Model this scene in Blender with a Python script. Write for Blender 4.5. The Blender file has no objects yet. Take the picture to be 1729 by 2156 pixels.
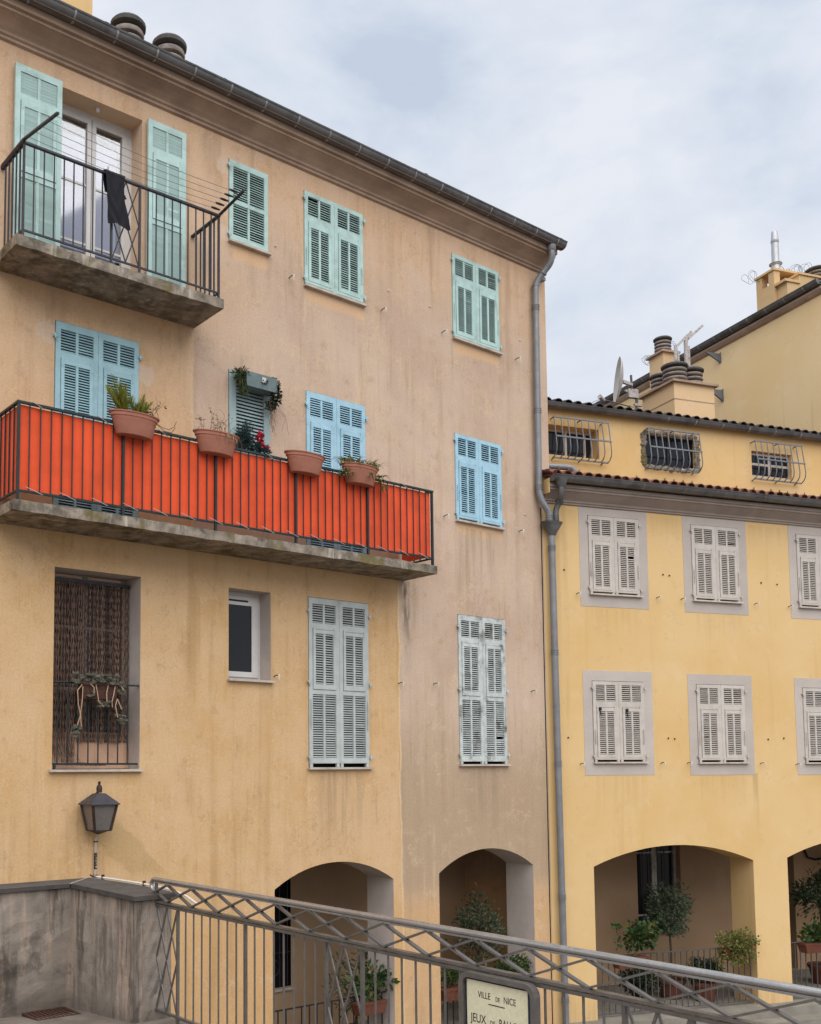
import bpy, math, random
from math import radians as rad, sin, cos, pi
from mathutils import Matrix, Vector
random.seed(7)

# ------------------------------------------------------------------ camera, sky, sun, exposure
scn = bpy.context.scene
scn.render.resolution_x, scn.render.resolution_y = 821, 1024
col = scn.collection
# metres; the origin is the photographer's eye, the left facade stands in the plane y = 11
YL, YR = 52.898, 71.316                      # headings of the two facades right of the view
HD = rad(90 - YL)
PIT, ROL = rad(4.4897), rad(-0.2405)
def cam_matrix():
    r0 = Vector((cos(HD), -sin(HD), 0)); f0 = Vector((sin(HD), cos(HD), 0)); d0 = Vector((0, 0, -1))
    m0 = Matrix((r0, d0, f0))
    cp, sp, cr, sr = cos(PIT), sin(PIT), cos(ROL), sin(ROL)
    m = Matrix(((cr, -sr, 0), (sr, cr, 0), (0, 0, 1))) @ Matrix(((1, 0, 0), (0, cp, sp), (0, -sp, cp))) @ m0
    right, down, fwd = m[0], m[1], m[2]
    return Matrix((right, -down, -fwd)).transposed().to_4x4()
cam = bpy.data.cameras.new('camera'); camo = bpy.data.objects.new('camera', cam); col.objects.link(camo)
camo.matrix_world = cam_matrix()
cam.sensor_fit = 'VERTICAL'; cam.sensor_height = 24.0
cam.lens = 2164.26 / 2156.0 * 24.0
cam.shift_x = (864.5 - 625.37) / 2156.0
cam.shift_y = (1444.06 - 1078.0) / 2156.0
cam.clip_start = 0.05; cam.clip_end = 3000
scn.camera = camo

SUN_EL, SUN_AZ = 62.0, 208.0                 # elevation, azimuth from +y towards +x
world = bpy.data.worlds.new('World'); scn.world = world; world.use_nodes = True
def build_world():
    nt = world.node_tree; nt.nodes.clear()
    N = nt.nodes.new; Lk = nt.links.new
    out = N('ShaderNodeOutputWorld'); bg = N('ShaderNodeBackground')
    sky = N('ShaderNodeTexSky'); sky.sky_type = 'NISHITA'; sky.sun_disc = False
    sky.sun_elevation = rad(SUN_EL); sky.sun_rotation = rad(SUN_AZ); sky.dust_density = 4.0
    sc = N('ShaderNodeVectorMath'); sc.operation = 'SCALE'; sc.inputs['Scale'].default_value = 0.06
    Lk(sky.outputs[0], sc.inputs[0])
    tc = N('ShaderNodeTexCoord'); mp = N('ShaderNodeMapping'); mp.inputs['Scale'].default_value = (1.0, 1.0, 1.9)
    mp.inputs['Location'].default_value = (0.9, 0.35, 0.0)
    Lk(tc.outputs['Generated'], mp.inputs[0])
    n1 = N('ShaderNodeTexNoise'); n1.inputs['Scale'].default_value = 4.2; n1.inputs['Detail'].default_value = 7; n1.inputs['Roughness'].default_value = 0.55
    n1.inputs['Distortion'].default_value = 0.25
    Lk(mp.outputs[0], n1.inputs['Vector'])
    rp = N('ShaderNodeValToRGB'); e = rp.color_ramp.elements
    e[0].position = 0.37; e[0].color = (0.232, 0.264, 0.314, 1)
    e[1].position = 0.60; e[1].color = (0.338, 0.35, 0.376, 1)
    k = e.new(0.5); k.color = (0.298, 0.32, 0.358, 1)
    Lk(n1.outputs[0], rp.inputs[0])
    mx = N('ShaderNodeMix'); mx.data_type = 'RGBA'; mx.inputs[0].default_value = 0.93
    Lk(sc.outputs[0], mx.inputs[6]); Lk(rp.outputs[0], mx.inputs[7])
    Lk(mx.outputs[2], bg.inputs[0]); bg.inputs[1].default_value = 1.0
    Lk(bg.outputs[0], out.inputs[0])
build_world()
sun = bpy.data.lights.new('sun', 'SUN'); sun.energy = 1.5; sun.angle = rad(95); sun.color = (1.0, 0.98, 0.955)
suno = bpy.data.objects.new('sun', sun); col.objects.link(suno)
sd = Vector((sin(rad(SUN_AZ)) * cos(rad(SUN_EL)), cos(rad(SUN_AZ)) * cos(rad(SUN_EL)), sin(rad(SUN_EL))))
suno.rotation_euler = sd.to_track_quat('Z', 'Y').to_euler()
vs = scn.view_settings
vs.view_transform = 'Standard'; vs.look = 'None'; vs.gamma = 1.0; vs.use_curve_mapping = False
vs.exposure = 1.33

# ------------------------------------------------------------------ helpers: mesh building
def srgb(r, g, b, k=1.0):
    f = lambda c: ((c / 255 / 12.92) if c / 255 <= .04045 else ((c / 255 + .055) / 1.055) ** 2.4)
    return (f(r) * k, f(g) * k, f(b) * k)
BASE = {}
class MB:
    def __init__(s): s.v = []; s.f = []; s.mi = []; s.cur = 0
    def add(s, vs_, fs):
        o = len(s.v); s.v += [tuple(p) for p in vs_]
        for f in fs: s.f.append(tuple(i + o for i in f)); s.mi.append(s.cur)
        return s
    def quad(s, a, b, c, d): return s.add([a, b, c, d], [(0, 1, 2, 3)])
    def box(s, x0, x1, y0, y1, z0, z1):
        v = [(x, y, z) for z in (z0, z1) for y in (y0, y1) for x in (x0, x1)]
        return s.add(v, [(0, 2, 3, 1), (4, 5, 7, 6), (0, 1, 5, 4), (2, 6, 7, 3), (0, 4, 6, 2), (1, 3, 7, 5)])
    def boxm(s, m, hx, hy, hz):
        v = [m @ Vector((x * hx, y * hy, z * hz)) for z in (-1, 1) for y in (-1, 1) for x in (-1, 1)]
        return s.add(v, [(0, 2, 3, 1), (4, 5, 7, 6), (0, 1, 5, 4), (2, 6, 7, 3), (0, 4, 6, 2), (1, 3, 7, 5)])
    def bar(s, a, b, w, h, up=(0, 0, 1)):        # rectangular bar from a to b
        a = Vector(a); b = Vector(b); d = (b - a); l = d.length; d.normalize(); up = Vector(up)
        x = d.cross(up)
        if x.length < 1e-4: x = d.cross(Vector((1, 0, 0)))
        x.normalize(); z = x.cross(d)
        m = Matrix((x, d, z)).transposed().to_4x4(); m.translation = (a + b) / 2
        return s.boxm(m, w / 2, l / 2, h / 2)
    def tube(s, pts, r, n=8, caps=True):
        pts = [Vector(p) for p in pts]; rr = r if hasattr(r, '__len__') else [r] * len(pts)
        rings = []; prev = None
        for i, p in enumerate(pts):
            d = (pts[min(i + 1, len(pts) - 1)] - pts[max(i - 1, 0)]).normalized()
            if prev is None:
                u = d.cross(Vector((0, 0, 1)))
                if u.length < 1e-3: u = d.cross(Vector((1, 0, 0)))
            else: u = prev - d * prev.dot(d)
            u.normalize(); prev = u; w = d.cross(u)
            rings.append([p + (u * cos(2 * pi * k / n) + w * sin(2 * pi * k / n)) * rr[i] for k in range(n)])
        v = [q for rg in rings for q in rg]; f = []
        for i in range(len(pts) - 1):
            for k in range(n):
                f.append((i * n + k, i * n + (k + 1) % n, (i + 1) * n + (k + 1) % n, (i + 1) * n + k))
        if caps:
            f.append(tuple(range(n - 1, -1, -1))); f.append(tuple((len(pts) - 1) * n + k for k in range(n)))
        return s.add(v, f)
    def lathe(s, prof, c, n=20, sx=1.0, sy=1.0):  # prof [(r,z)]
        c = Vector(c); v = []; f = []; m = len(prof)
        for r, z in prof:
            for k in range(n): v.append(c + Vector((r * sx * cos(2 * pi * k / n), r * sy * sin(2 * pi * k / n), z)))
        for i in range(m - 1):
            for k in range(n):
                f.append((i * n + k, i * n + (k + 1) % n, (i + 1) * n + (k + 1) % n, (i + 1) * n + k))
        if prof[0][0] > 1e-5: f.append(tuple(range(n - 1, -1, -1)))
        if prof[-1][0] > 1e-5: f.append(tuple((m - 1) * n + k for k in range(n)))
        return s.add(v, f)
    def prism(s, prof, x0, x1, close=True):       # prof [(y,z)] extruded along x
        n = len(prof); v = [(x0, y, z) for y, z in prof] + [(x1, y, z) for y, z in prof]
        f = [(i, (i + 1) % n, n + (i + 1) % n, n + i) for i in range(n if close else n - 1)]
        if close: f += [tuple(range(n - 1, -1, -1)), tuple(range(n, 2 * n))]
        return s.add(v, f)
    def poly(s, pts, z0, z1):                     # plan polygon extruded in z
        n = len(pts); v = [(x, y, z0) for x, y in pts] + [(x, y, z1) for x, y in pts]
        f = [(i, (i + 1) % n, n + (i + 1) % n, n + i) for i in range(n)] + [tuple(range(n - 1, -1, -1)), tuple(range(n, 2 * n))]
        return s.add(v, f)
    def mesh(s, name, mat, smooth=False, off=(0, 0, 0)):
        me = bpy.data.meshes.new(name)
        ox, oy, oz = off
        me.from_pydata([(x - ox, y - oy, z - oz) for x, y, z in s.v], [], s.f)
        mats = mat if isinstance(mat, (list, tuple)) else [mat]
        for m in mats: me.materials.append(M[m])
        if len(mats) > 1: me.polygons.foreach_set('material_index', s.mi)
        if smooth:
            me.polygons.foreach_set('use_smooth', [True] * len(me.polygons))
            me.set_sharp_from_angle(angle=rad(38))
        me.update(); return me
    def build(s, name, mat, parent=None, smooth=False, label=None):
        b = BASE.get(parent.name, (0, 0, 0)) if parent else (0, 0, 0)
        o = bpy.data.objects.new(name, s.mesh(name, mat, smooth, b)); col.objects.link(o)
        if parent: o.parent = parent; BASE[o.name] = b
        if label: o['label'] = label
        return o
def inst(name, me, parent, loc, rot=(0, 0, 0), scale=(1, 1, 1)):
    b = BASE.get(parent.name, (0, 0, 0))
    o = bpy.data.objects.new(name, me); col.objects.link(o); o.parent = parent
    o.location = (loc[0] - b[0], loc[1] - b[1], loc[2] - b[2]); o.rotation_euler = rot; o.scale = scale
    BASE[o.name] = (0, 0, 0)
    return o
def tag(o, label, cat, group=None):
    o['label'] = label; o['category'] = cat
    if group: o['group'] = group
    return o
FL = Matrix.Translation((0, 11.0, 0))                                          # left facade frame: x along, y into the wall
AR = math.atan2(-0.31594712, 0.9487768)
FR = Matrix.Translation((13.48, 11.0, 0)) @ Matrix.Rotation(AR, 4, 'Z')        # right facade frame
FW = Matrix.Identity(4)
def thing(name, label, cat, frame=FW, base=(0, 0, 0), group=None):
    o = bpy.data.objects.new(name, None); col.objects.link(o); o.empty_display_size = .1
    o.matrix_world = frame @ Matrix.Translation(base); BASE[o.name] = tuple(base)
    return tag(o, label, cat, group)
def struct(o): o['kind'] = 'structure'; return o
def stuff(o): o['kind'] = 'stuff'; return o

# ------------------------------------------------------------------ helpers: materials
M = {}
class NT:
    def __init__(s, name):
        s.m = bpy.data.materials.new(name); s.m.use_nodes = True; s.t = s.m.node_tree; s.t.nodes.clear()
        s.out = s.n('ShaderNodeOutputMaterial'); s.b = s.n('ShaderNodeBsdfPrincipled'); s.t.links.new(s.b.outputs[0], s.out.inputs[0])
        s.tc = s.n('ShaderNodeTexCoord'); M[name] = s.m
        s.P = s.tc.outputs['Object']
    def n(s, t): return s.t.nodes.new(t)
    def put(s, sock, v):
        if isinstance(v, (int, float)): sock.default_value = v
        elif isinstance(v, tuple): sock.default_value = v if len(v) == 4 or sock.type == 'VECTOR' else (*v, 1)
        else: s.t.links.new(v, sock)
    def math(s, op, a, b=0.0, c=0.0, clamp=False):
        k = s.n('ShaderNodeMath'); k.operation = op; k.use_clamp = clamp
        for i, v in enumerate((a, b, c)): s.put(k.inputs[i], v)
        return k.outputs[0]
    def mix(s, f, a, b, mode='MIX'):
        k = s.n('ShaderNodeMix'); k.data_type = 'RGBA'; k.blend_type = mode; k.clamp_factor = True
        s.put(k.inputs[0], f); s.put(k.inputs[6], a); s.put(k.inputs[7], b); return k.outputs[2]
    def noise(s, scale, detail=4, rough=.55, vec=None, dist=0.0):
        k = s.n('ShaderNodeTexNoise'); k.inputs['Scale'].default_value = scale; k.inputs['Detail'].default_value = detail
        k.inputs['Roughness'].default_value = rough; k.inputs['Distortion'].default_value = dist
        s.t.links.new(vec or s.P, k.inputs['Vector']); return k.outputs[0]
    def vmap(s, scale, loc=(0, 0, 0)):
        k = s.n('ShaderNodeMapping'); k.inputs['Scale'].default_value = scale; k.inputs['Location'].default_value = loc
        s.t.links.new(s.P, k.inputs[0]); return k.outputs[0]
    def xyz(s):
        k = s.n('ShaderNodeSeparateXYZ'); s.t.links.new(s.P, k.inputs[0]); return k.outputs
    def ss(s, v, lo, hi, a=0.0, b=1.0):           # smooth step lo..hi -> a..b
        k = s.n('ShaderNodeMapRange'); k.interpolation_type = 'SMOOTHSTEP'
        s.put(k.inputs[0], v)
        if lo > hi: lo, hi, a, b = hi, lo, b, a
        for i, q in enumerate((lo, hi, a, b)): k.inputs[i + 1].default_value = q
        return k.outputs[0]
    def mul(s, *v):
        r = v[0]
        for q in v[1:]: r = s.math('MULTIPLY', r, q)
        return r
    def bump(s, h, strength=.2, dist=.01):
        k = s.n('ShaderNodeBump'); k.inputs['Strength'].default_value = strength; k.inputs['Distance'].default_value = dist
        s.put(k.inputs['Height'], h); s.t.links.new(k.outputs[0], s.b.inputs['Normal'])
    def col(s, c): s.put(s.b.inputs['Base Color'], c)
    def rough(s, r): s.put(s.b.inputs['Roughness'], r)
def simple(name, c, rough=.6, var=.18, scale=9, grain=90, bump=.15, bd=.003, metal=0.0, spec=.35, dirt=None, dirt_amt=.5, rnd=0.08):
    t = NT(name)
    a = t.ss(t.noise(scale, 5), .3, .7, 1 - var, 1 + var * .6)
    g = t.ss(t.noise(grain, 3), .3, .7, .94, 1.05)
    oi = t.n('ShaderNodeObjectInfo'); r = t.math('MULTIPLY_ADD', oi.outputs['Random'], rnd, 1 - rnd / 2)
    k = t.mul(a, g, r)
    cm = t.n('ShaderNodeVectorMath'); cm.operation = 'SCALE'; cm.inputs[0].default_value = c; t.t.links.new(k, cm.inputs['Scale'])
    cc = cm.outputs[0]
    if dirt: cc = t.mix(t.ss(t.noise(scale * .45, 6, .65), .5, .72, 0, dirt_amt), cc, dirt)
    t.col(cc); t.b.inputs['Metallic'].default_value = metal; t.b.inputs['Specular IOR Level'].default_value = spec
    t.rough(t.ss(t.noise(scale * 1.7, 4), .3, .7, max(rough - .1, .05), min(rough + .12, 1)))
    if bump: t.bump(t.noise(grain * .6, 5), bump, bd)
    return t
KL = 0.86                                        # facade albedo against its sunlit look in the picture
def c_(r, g, b, k=KL): return srgb(r, g, b, k)

def wall_left():
    t = NT('facade_left'); X, Y, Z = t.xyz()
    blot = t.noise(.55, 6, .6); blot2 = t.noise(1.7, 6, .6); fine = t.noise(38, 4, .6); streak = t.noise(1.0, 5, .6, t.vmap((3.4, 1, .22))); streak2 = t.noise(1.0, 4, .6, t.vmap((9, 1, .5), (3, 0, 1)))
    wob = t.math('MULTIPLY_ADD', t.noise(1.6, 6, .6), .16, -.08)
    Xw = t.math('ADD', X, wob)
    ochre = t.mix(t.ss(blot2, .35, .68), c_(224, 187, 142), c_(216, 174, 122)); ochre = t.mix(t.ss(blot, .42, .7, 0, .7), ochre, c_(224, 188, 148))
    pink = t.mix(t.ss(blot, .36, .66), c_(216, 190, 168), c_(202, 174, 152)); pink = t.mix(t.ss(blot2, .45, .75, 0, .5), pink, c_(217, 186, 152))
    peach = t.mix(t.ss(blot2, .35, .7), c_(221, 187, 156), c_(216, 176, 138))
    # where each coat of render lies: older ochre below the balconies, newer beige beside them
    low = t.mul(t.ss(Z, 2.78, 2.70), t.ss(Xw, 10.215, 10.195)); mid = t.mul(t.ss(Z, 5.66, 5.58), t.ss(Z, 2.70, 2.76), t.ss(Xw, 6.72, 6.62))
    topb = t.mul(t.ss(t.math('ADD', Z, t.math('MULTIPLY', streak, 1.5)), 7.3, 9.0), .95)
    left = t.mul(t.ss(Z, 5.4, 5.8), t.ss(Xw, 8.4, 6.2), .75)
    grey = t.mul(t.ss(Z, 1.2, -.6), t.ss(Xw, 10.15, 10.3), t.ss(Z, -2.15, -1.7))
    c = t.mix(topb, pink, peach); c = t.mix(left, c, peach); c = t.mix(grey, c, c_(190, 164, 136)); c = t.mix(mid, c, t.mix(.6, ochre, peach)); c = t.mix(low, c, ochre)
    c = t.mix(t.mul(t.ss(Z, -1.6, -2.2), .8), c, c_(218, 174, 122))
    # weathering: streaks, blotches, light patches under the sills
    stm = t.ss(t.noise(.9, 4, .6, t.vmap((1, 1, .6), (11, 0, 5))), .36, .6); c = t.mix(t.mul(t.ss(streak, .47, .68, 0, .62), stm), c, t.mix(low, c_(178, 150, 124), c_(192, 152, 102)))
    c = t.mix(t.mul(t.ss(streak2, .54, .72, 0, .4), t.ss(blot2, .4, .6)), c, c_(236, 204, 164)); c = t.mix(t.mul(t.ss(streak2, .45, .28, 0, .34), stm), c, c_(170, 138, 104))
    bl3 = t.noise(4.5, 7, .68); c = t.mix(t.ss(bl3, .52, .74, 0, .32), c, c_(230, 202, 170)); c = t.mix(t.ss(bl3, .45, .31, 0, .42), c, c_(182, 148, 114))
    gs = t.noise(1.0, 6, .7, t.vmap((16, 16, 1.1), (5, 2, 3))); c = t.mix(t.mul(t.ss(gs, .54, .7, 0, .4), t.ss(blot2, .42, .6)), c, c_(160, 130, 98))
    ck = t.mul(t.ss(t.math('ABSOLUTE', t.math('SUBTRACT', t.noise(.8, 8, .72, t.vmap((1, 1, .7), (3, 9, 2)), .5), .5)), .0035, .0), t.ss(t.noise(.7, 3), .5, .6), .6); c = t.mix(ck, c, c_(136, 106, 78))
    for hx, hz, hr in ((7.14, 7.97, .13), (7.15, 7.05, .12), (4.69, 5.06, .15), (5.99, 4.84, .14), (12.95, 1.0, .1)):
        dd = t.math('SQRT', t.math('ADD', t.math('POWER', t.math('SUBTRACT', X, hx), 2.0), t.math('POWER', t.math('SUBTRACT', Z, hz), 2.0))); c = t.mix(t.ss(t.math('ADD', dd, t.math('MULTIPLY', t.math('SUBTRACT', t.noise(9, 5), .5), .22)), hr, hr - .03, 0, .6), c, c_(222, 198, 176))
    vein = t.mul(t.ss(t.math('ABSOLUTE', t.math('SUBTRACT', t.noise(1.1, 7, .7), .5)), .012, .0), t.ss(blot2, .5, .6), .45)
    c = t.mix(vein, c, c_(232, 206, 176))
    speck = t.ss(t.noise(15, 7, .75), .58, .72, 0, .4); c = t.mix(speck, c, c_(176, 138, 84))
    # pale lip along the edge of the old render, and a black run below the balcony corner
    lip = t.mul(t.ss(t.math('ABSOLUTE', t.math('SUBTRACT', Xw, 10.2)), .022, .006), t.ss(Z, 2.72, 2.6), .55); c = t.mix(lip, c, c_(244, 214, 172))
    lip2 = t.mul(t.ss(t.math('ABSOLUTE', t.math('SUBTRACT', Xw, 6.67)), .03, .006), t.ss(Z, 5.62, 5.5), t.ss(Z, 2.7, 3.0), .35); c = t.mix(lip2, c, c_(236, 200, 158))
    run = t.mul(t.ss(t.math('ABSOLUTE', t.math('SUBTRACT', t.math('ADD', Xw, t.math('MULTIPLY', Z, .03)), 10.42)), .12, .02), t.ss(Z, 1.15, 2.6), t.ss(Z, 2.74, 2.7), t.ss(t.noise(5, 4, .6, t.vmap((3, 1, .6))), .3, .6), .8)
    c = t.mix(run, c, c_(96, 84, 74))
    for x0, x1, z in ((8.46, 9.62, 6.66), (7.22, 7.9, 6.92), (11.4, 12.5, 6.66), (11.4, 12.5, 3.76)):
        p = t.mul(t.ss(X, x0, x0 + .1), t.ss(X, x1, x1 - .1), t.ss(t.math('ADD', Z, t.math('MULTIPLY', wob, 1.2)), z - .22, z - .12), t.ss(Z, z + .02, z - .02), .55)
        c = t.mix(p, c, c_(236, 190, 140))
    for x0, x1, z in ((11.4, 12.5, 0.0), (8.5, 9.6, -.06), (11.4, 12.5, 3.7)):
        p = t.mul(t.ss(X, x0, x0 + .3), t.ss(X, x1, x1 - .3), t.ss(Z, z - 1.5, z - .1), t.ss(Z, z + .01, z - .01), t.ss(streak2, .35, .65), .5)
        c = t.mix(p, c, c_(160, 138, 114))
    # damp patch by the lamp
    dx = t.math('SUBTRACT', t.math('ADD', X, t.math('MULTIPLY', Z, 1.05)), 5.02); damp = t.mul(t.ss(t.math('ABSOLUTE', t.math('ADD', dx, t.math('MULTIPLY', t.noise(3, 5), .5))), .3, .22), t.ss(Z, -1.35, -1.2), t.ss(Z, -.55, -.75), .38)
    c = t.mix(damp, c, c_(176, 148, 96))
    rust = t.mul(t.ss(X, 4.15, 3.75), t.ss(t.noise(2.2, 5), .45, .65), t.ss(Z, 6.5, 7.0), .5); c = t.mix(rust, c, c_(214, 132, 100))
    gr = t.ss(fine, .3, .7, .93, 1.05)
    cm = t.n('ShaderNodeVectorMath'); cm.operation = 'SCALE'; t.t.links.new(c, cm.inputs[0]); t.t.links.new(gr, cm.inputs['Scale'])
    t.col(cm.outputs[0]); t.rough(.88); t.b.inputs['Specular IOR Level'].default_value = .15
    h = t.math('ADD', t.math('MULTIPLY', t.noise(55, 5, .65), .5), t.math('MULTIPLY', t.noise(4, 5), .9)); h = t.math('ADD', h, t.math('MULTIPLY', low, .9))
    t.bump(h, .45, .014)
wall_left()
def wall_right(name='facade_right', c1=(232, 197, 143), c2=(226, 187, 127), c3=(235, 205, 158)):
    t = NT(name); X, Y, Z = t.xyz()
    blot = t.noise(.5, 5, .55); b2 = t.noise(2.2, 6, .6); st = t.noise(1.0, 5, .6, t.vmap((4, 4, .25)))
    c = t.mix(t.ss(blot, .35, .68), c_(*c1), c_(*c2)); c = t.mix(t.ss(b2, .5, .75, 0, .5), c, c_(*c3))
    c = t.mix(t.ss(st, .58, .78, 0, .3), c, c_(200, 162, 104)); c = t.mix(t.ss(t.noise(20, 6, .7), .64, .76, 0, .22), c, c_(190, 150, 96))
    cr = t.mul(t.ss(t.math('ABSOLUTE', t.math('SUBTRACT', t.noise(.9, 6, .65, None, .4), .5)), .006, .0), t.ss(b2, .5, .6), .3); c = t.mix(cr, c, c_(180, 142, 90))
    if name == 'facade_right':
        s2 = t.noise(1.0, 5, .6, t.vmap((11, 11, .5), (2, 1, 0)))
        for x0, x1, z, ln, k in ((.85, 1.95, 2.64, .7, .12), (2.98, 4.1, 2.64, .6, .12), (.85, 1.95, -.19, .9, .14), (2.98, 4.1, -.19, .8, .14), (4.12, 4.30, -.16, 1.3, .55), (-.1, .5, 4.36, 3.0, .25), (.4, 6.5, 4.3, .5, .16), (-.1, 9, -3.5, -.7, .35), (.3, 6.5, 5.2, .35, .3)):
            a, b = (z - ln, z) if ln > 0 else (z, z + ln)
            c = t.mix(t.mul(t.ss(X, x0, x0 + .08), t.ss(X, x1, x1 - .08), t.ss(Z, a, b), t.ss(Z, z + .02, z - .0) if ln > 0 else 1.0, t.ss(s2, .34, .62), k), c, c_(150, 120, 82))
        b4 = t.noise(3.6, 7, .68, None, .3); c = t.mix(t.ss(b4, .56, .7, 0, .22), c, c_(238, 208, 164)); c = t.mix(t.ss(b4, .43, .3, 0, .2), c, c_(196, 158, 104))
    t.col(c); t.rough(.88); t.b.inputs['Specular IOR Level'].default_value = .15
    t.bump(t.math('ADD', t.math('MULTIPLY', t.noise(70, 4, .6), .45), t.math('MULTIPLY', t.noise(5, 4), .6)), .25, .008)
wall_right()
wall_right('facade_tall', (242, 214, 168), (237, 206, 154), (244, 220, 180))
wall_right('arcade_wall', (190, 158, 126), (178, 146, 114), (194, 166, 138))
def concrete_slab():
    t = NT('mossy_concrete'); X, Y, Z = t.xyz()
    a = t.noise(6, 7, .65); b = t.noise(1.0, 6, .65, t.vmap((9, 9, 1.2))); sp = t.noise(40, 5, .7)
    c = t.mix(t.ss(a, .3, .7), c_(150, 138, 124, 1.1), c_(96, 88, 78, 1.1)); c = t.mix(t.ss(b, .55, .68, 0, .55), c, c_(196, 186, 172, 1.0))
    c = t.mix(t.ss(t.noise(2.4, 6, .6), .53, .68, 0, .7), c, c_(112, 100, 44, .86)); c = t.mix(t.ss(t.noise(3.2, 6, .65, t.vmap((1, 1, 1), (4, 2, 1))), .54, .68, 0, .75), c, c_(78, 72, 64, .86))
    c = t.mix(t.ss(sp, .6, .72, 0, .5), c, c_(60, 54, 46, .86)); c = t.mix(t.ss(sp, .36, .26, 0, .45), c, c_(190, 180, 166, .86))
    t.col(c); t.rough(.92); t.b.inputs['Specular IOR Level'].default_value = .15
    t.bump(t.math('ADD', t.noise(45, 6, .7), t.math('MULTIPLY', a, 1.4)), .5, .012)
concrete_slab()
def parapet():
    t = NT('stained_render'); X, Y, Z = t.xyz()
    st = t.noise(1.0, 7, .68, t.vmap((5, 5, .8))); st2 = t.noise(1.0, 6, .65, t.vmap((9, 9, .7), (2, 4, 0))); b = t.noise(2.6, 7, .65)
    q = lambda r, g, b_: srgb(r, g, b_, .66)
    c = t.mix(t.ss(b, .38, .68), q(178, 164, 150), q(150, 140, 130)); c = t.mix(t.ss(st, .52, .66, 0, .8), c, q(106, 98, 90))
    c = t.mix(t.ss(st2, .50, .64, 0, .8), c, q(200, 176, 156)); c = t.mix(t.ss(t.noise(1.5, 6, .7, t.vmap((1, 1, 1), (7, 3, 2))), .54, .66, 0, .65), c, q(80, 73, 67))
    c = t.mix(t.mul(t.ss(t.math('ADD', Z, t.math('MULTIPLY', st, .5)), 1.10, 1.32), .7), c, q(74, 66, 60))     # drips below the coping
    c = t.mix(t.mul(t.ss(t.math('ADD', Z, t.math('MULTIPLY', b, .4)), .42, .2), .5), c, q(92, 84, 76))     # splash zone
    c = t.mix(t.ss(t.noise(60, 5, .7), .58, .74, 0, .4), c, q(92, 82, 72))
    t.col(c); t.rough(.93); t.b.inputs['Specular IOR Level'].default_value = .12
    t.bump(t.math('ADD', t.noise(34, 6, .7), t.math('MULTIPLY', t.noise(7, 5), 1.2)), .55, .012)
parapet()
simple('render_cornice', c_(176, 150, 130), .9, .2, 2.2, 60, .2, dirt=c_(120, 98, 82), dirt_amt=.5)
simple('cornice_grey', c_(168, 152, 142, .8), .9, .14, 2.2, 60, .2, dirt=c_(128, 112, 102, .8), dirt_amt=.4)
simple('render_grey', c_(204, 192, 182, .8), .9, .07, 1.6, 70, .2)
simple('reveal_grey', c_(206, 192, 182), .88, .1, 3, 70, .15)
simple('reveal_peach', c_(226, 196, 166), .88, .1, 3, 70, .15)
simple('soffit', c_(110, 92, 84), .9, .2, 3)
simple('paint_mint', c_(184, 211, 205, .92), .5, .1, 6, 120, .18, dirt=c_(150, 170, 156, .75), dirt_amt=.6)
simple('paint_blue', c_(166, 202, 210, .9), .5, .08, 6, 120, .15, dirt=c_(136, 172, 180, .75), dirt_amt=.5)
simple('paint_bright_blue', c_(168, 206, 222, .92), .5, .08, 6, 120, .15, dirt=c_(140, 180, 196, .8), dirt_amt=.5)
simple('paint_grey_green', c_(198, 204, 200, .84), .55, .09, 6, 120, .18, dirt=c_(150, 152, 144, .7), dirt_amt=.3)
simple('paint_flaking', c_(206, 212, 208, .86), .65, .16, 9, 120, .4, dirt=c_(92, 80, 70, .7), dirt_amt=.9)
simple('paint_taupe', c_(210, 200, 190, .84), .55, .08, 6, 120, .15, dirt=c_(168, 156, 142, .7), dirt_amt=.3)
simple('shaded_shutter_grey', c_(120, 120, 130, .8), .5, .08)
simple('white_pvc', c_(228, 224, 220, .8), .35, .05, 5, 90, .05)
simple('stone_sill', c_(206, 192, 178), .8, .15, 7, 90, .25, dirt=c_(120, 106, 94), dirt_amt=.5)
simple('zinc', srgb(118, 116, 116, .8), .5, .22, 5, 60, .12, metal=.35, dirt=srgb(70, 66, 66, .7), dirt_amt=.6)
simple('zinc_light', srgb(176, 172, 170, .8), .45, .12, 8, 60, .1, metal=.3)
simple('pipe_grey', srgb(148, 149, 152, .75), .42, .14, 4, 60, .1, metal=.25, dirt=srgb(92, 92, 96, .7), dirt_amt=.4)
simple('steel_rail', srgb(186, 184, 182, .8), .22, .04, 6, 60, .0, metal=.7, spec=.6, dirt=srgb(150, 147, 144, .8), dirt_amt=.4)
simple('steel_flat', srgb(138, 133, 128, .75), .38, .16, 12, 120, .1, metal=.65, spec=.4, dirt=srgb(110, 102, 96, .7), dirt_amt=.45)
simple('iron_dark', srgb(66, 64, 70, .8), .5, .2, 14, 120, .15, metal=.2)
simple('iron_green', srgb(40, 54, 56, .85), .45, .2, 14, 120, .12, metal=.1)
simple('iron_grey', srgb(98, 96, 96, .8), .55, .2, 14, 120, .15, metal=.2)
simple('grille_grey', srgb(138, 142, 148, .75), .5, .12, 14, 120, .1, metal=.2)
simple('white_iron', srgb(206, 200, 192, .8), .55, .15, 10, 120, .2, dirt=srgb(130, 84, 60, .8), dirt_amt=.6)
simple('black_iron', srgb(34, 32, 34, .9), .55, .2, 14)
simple('rust', srgb(98, 68, 56, .6), .8, .3, 20, 120, .4, metal=.2, dirt=srgb(60, 44, 38, .7))
simple('terracotta_pot', srgb(196, 128, 104, .72), .6, .12, 5, 100, .08, dirt=srgb(160, 112, 96, .7), dirt_amt=.6)
simple('terracotta', srgb(150, 88, 66, .42), .85, .2, 9, 90, .25, dirt=srgb(130, 84, 64, .6))
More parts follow.
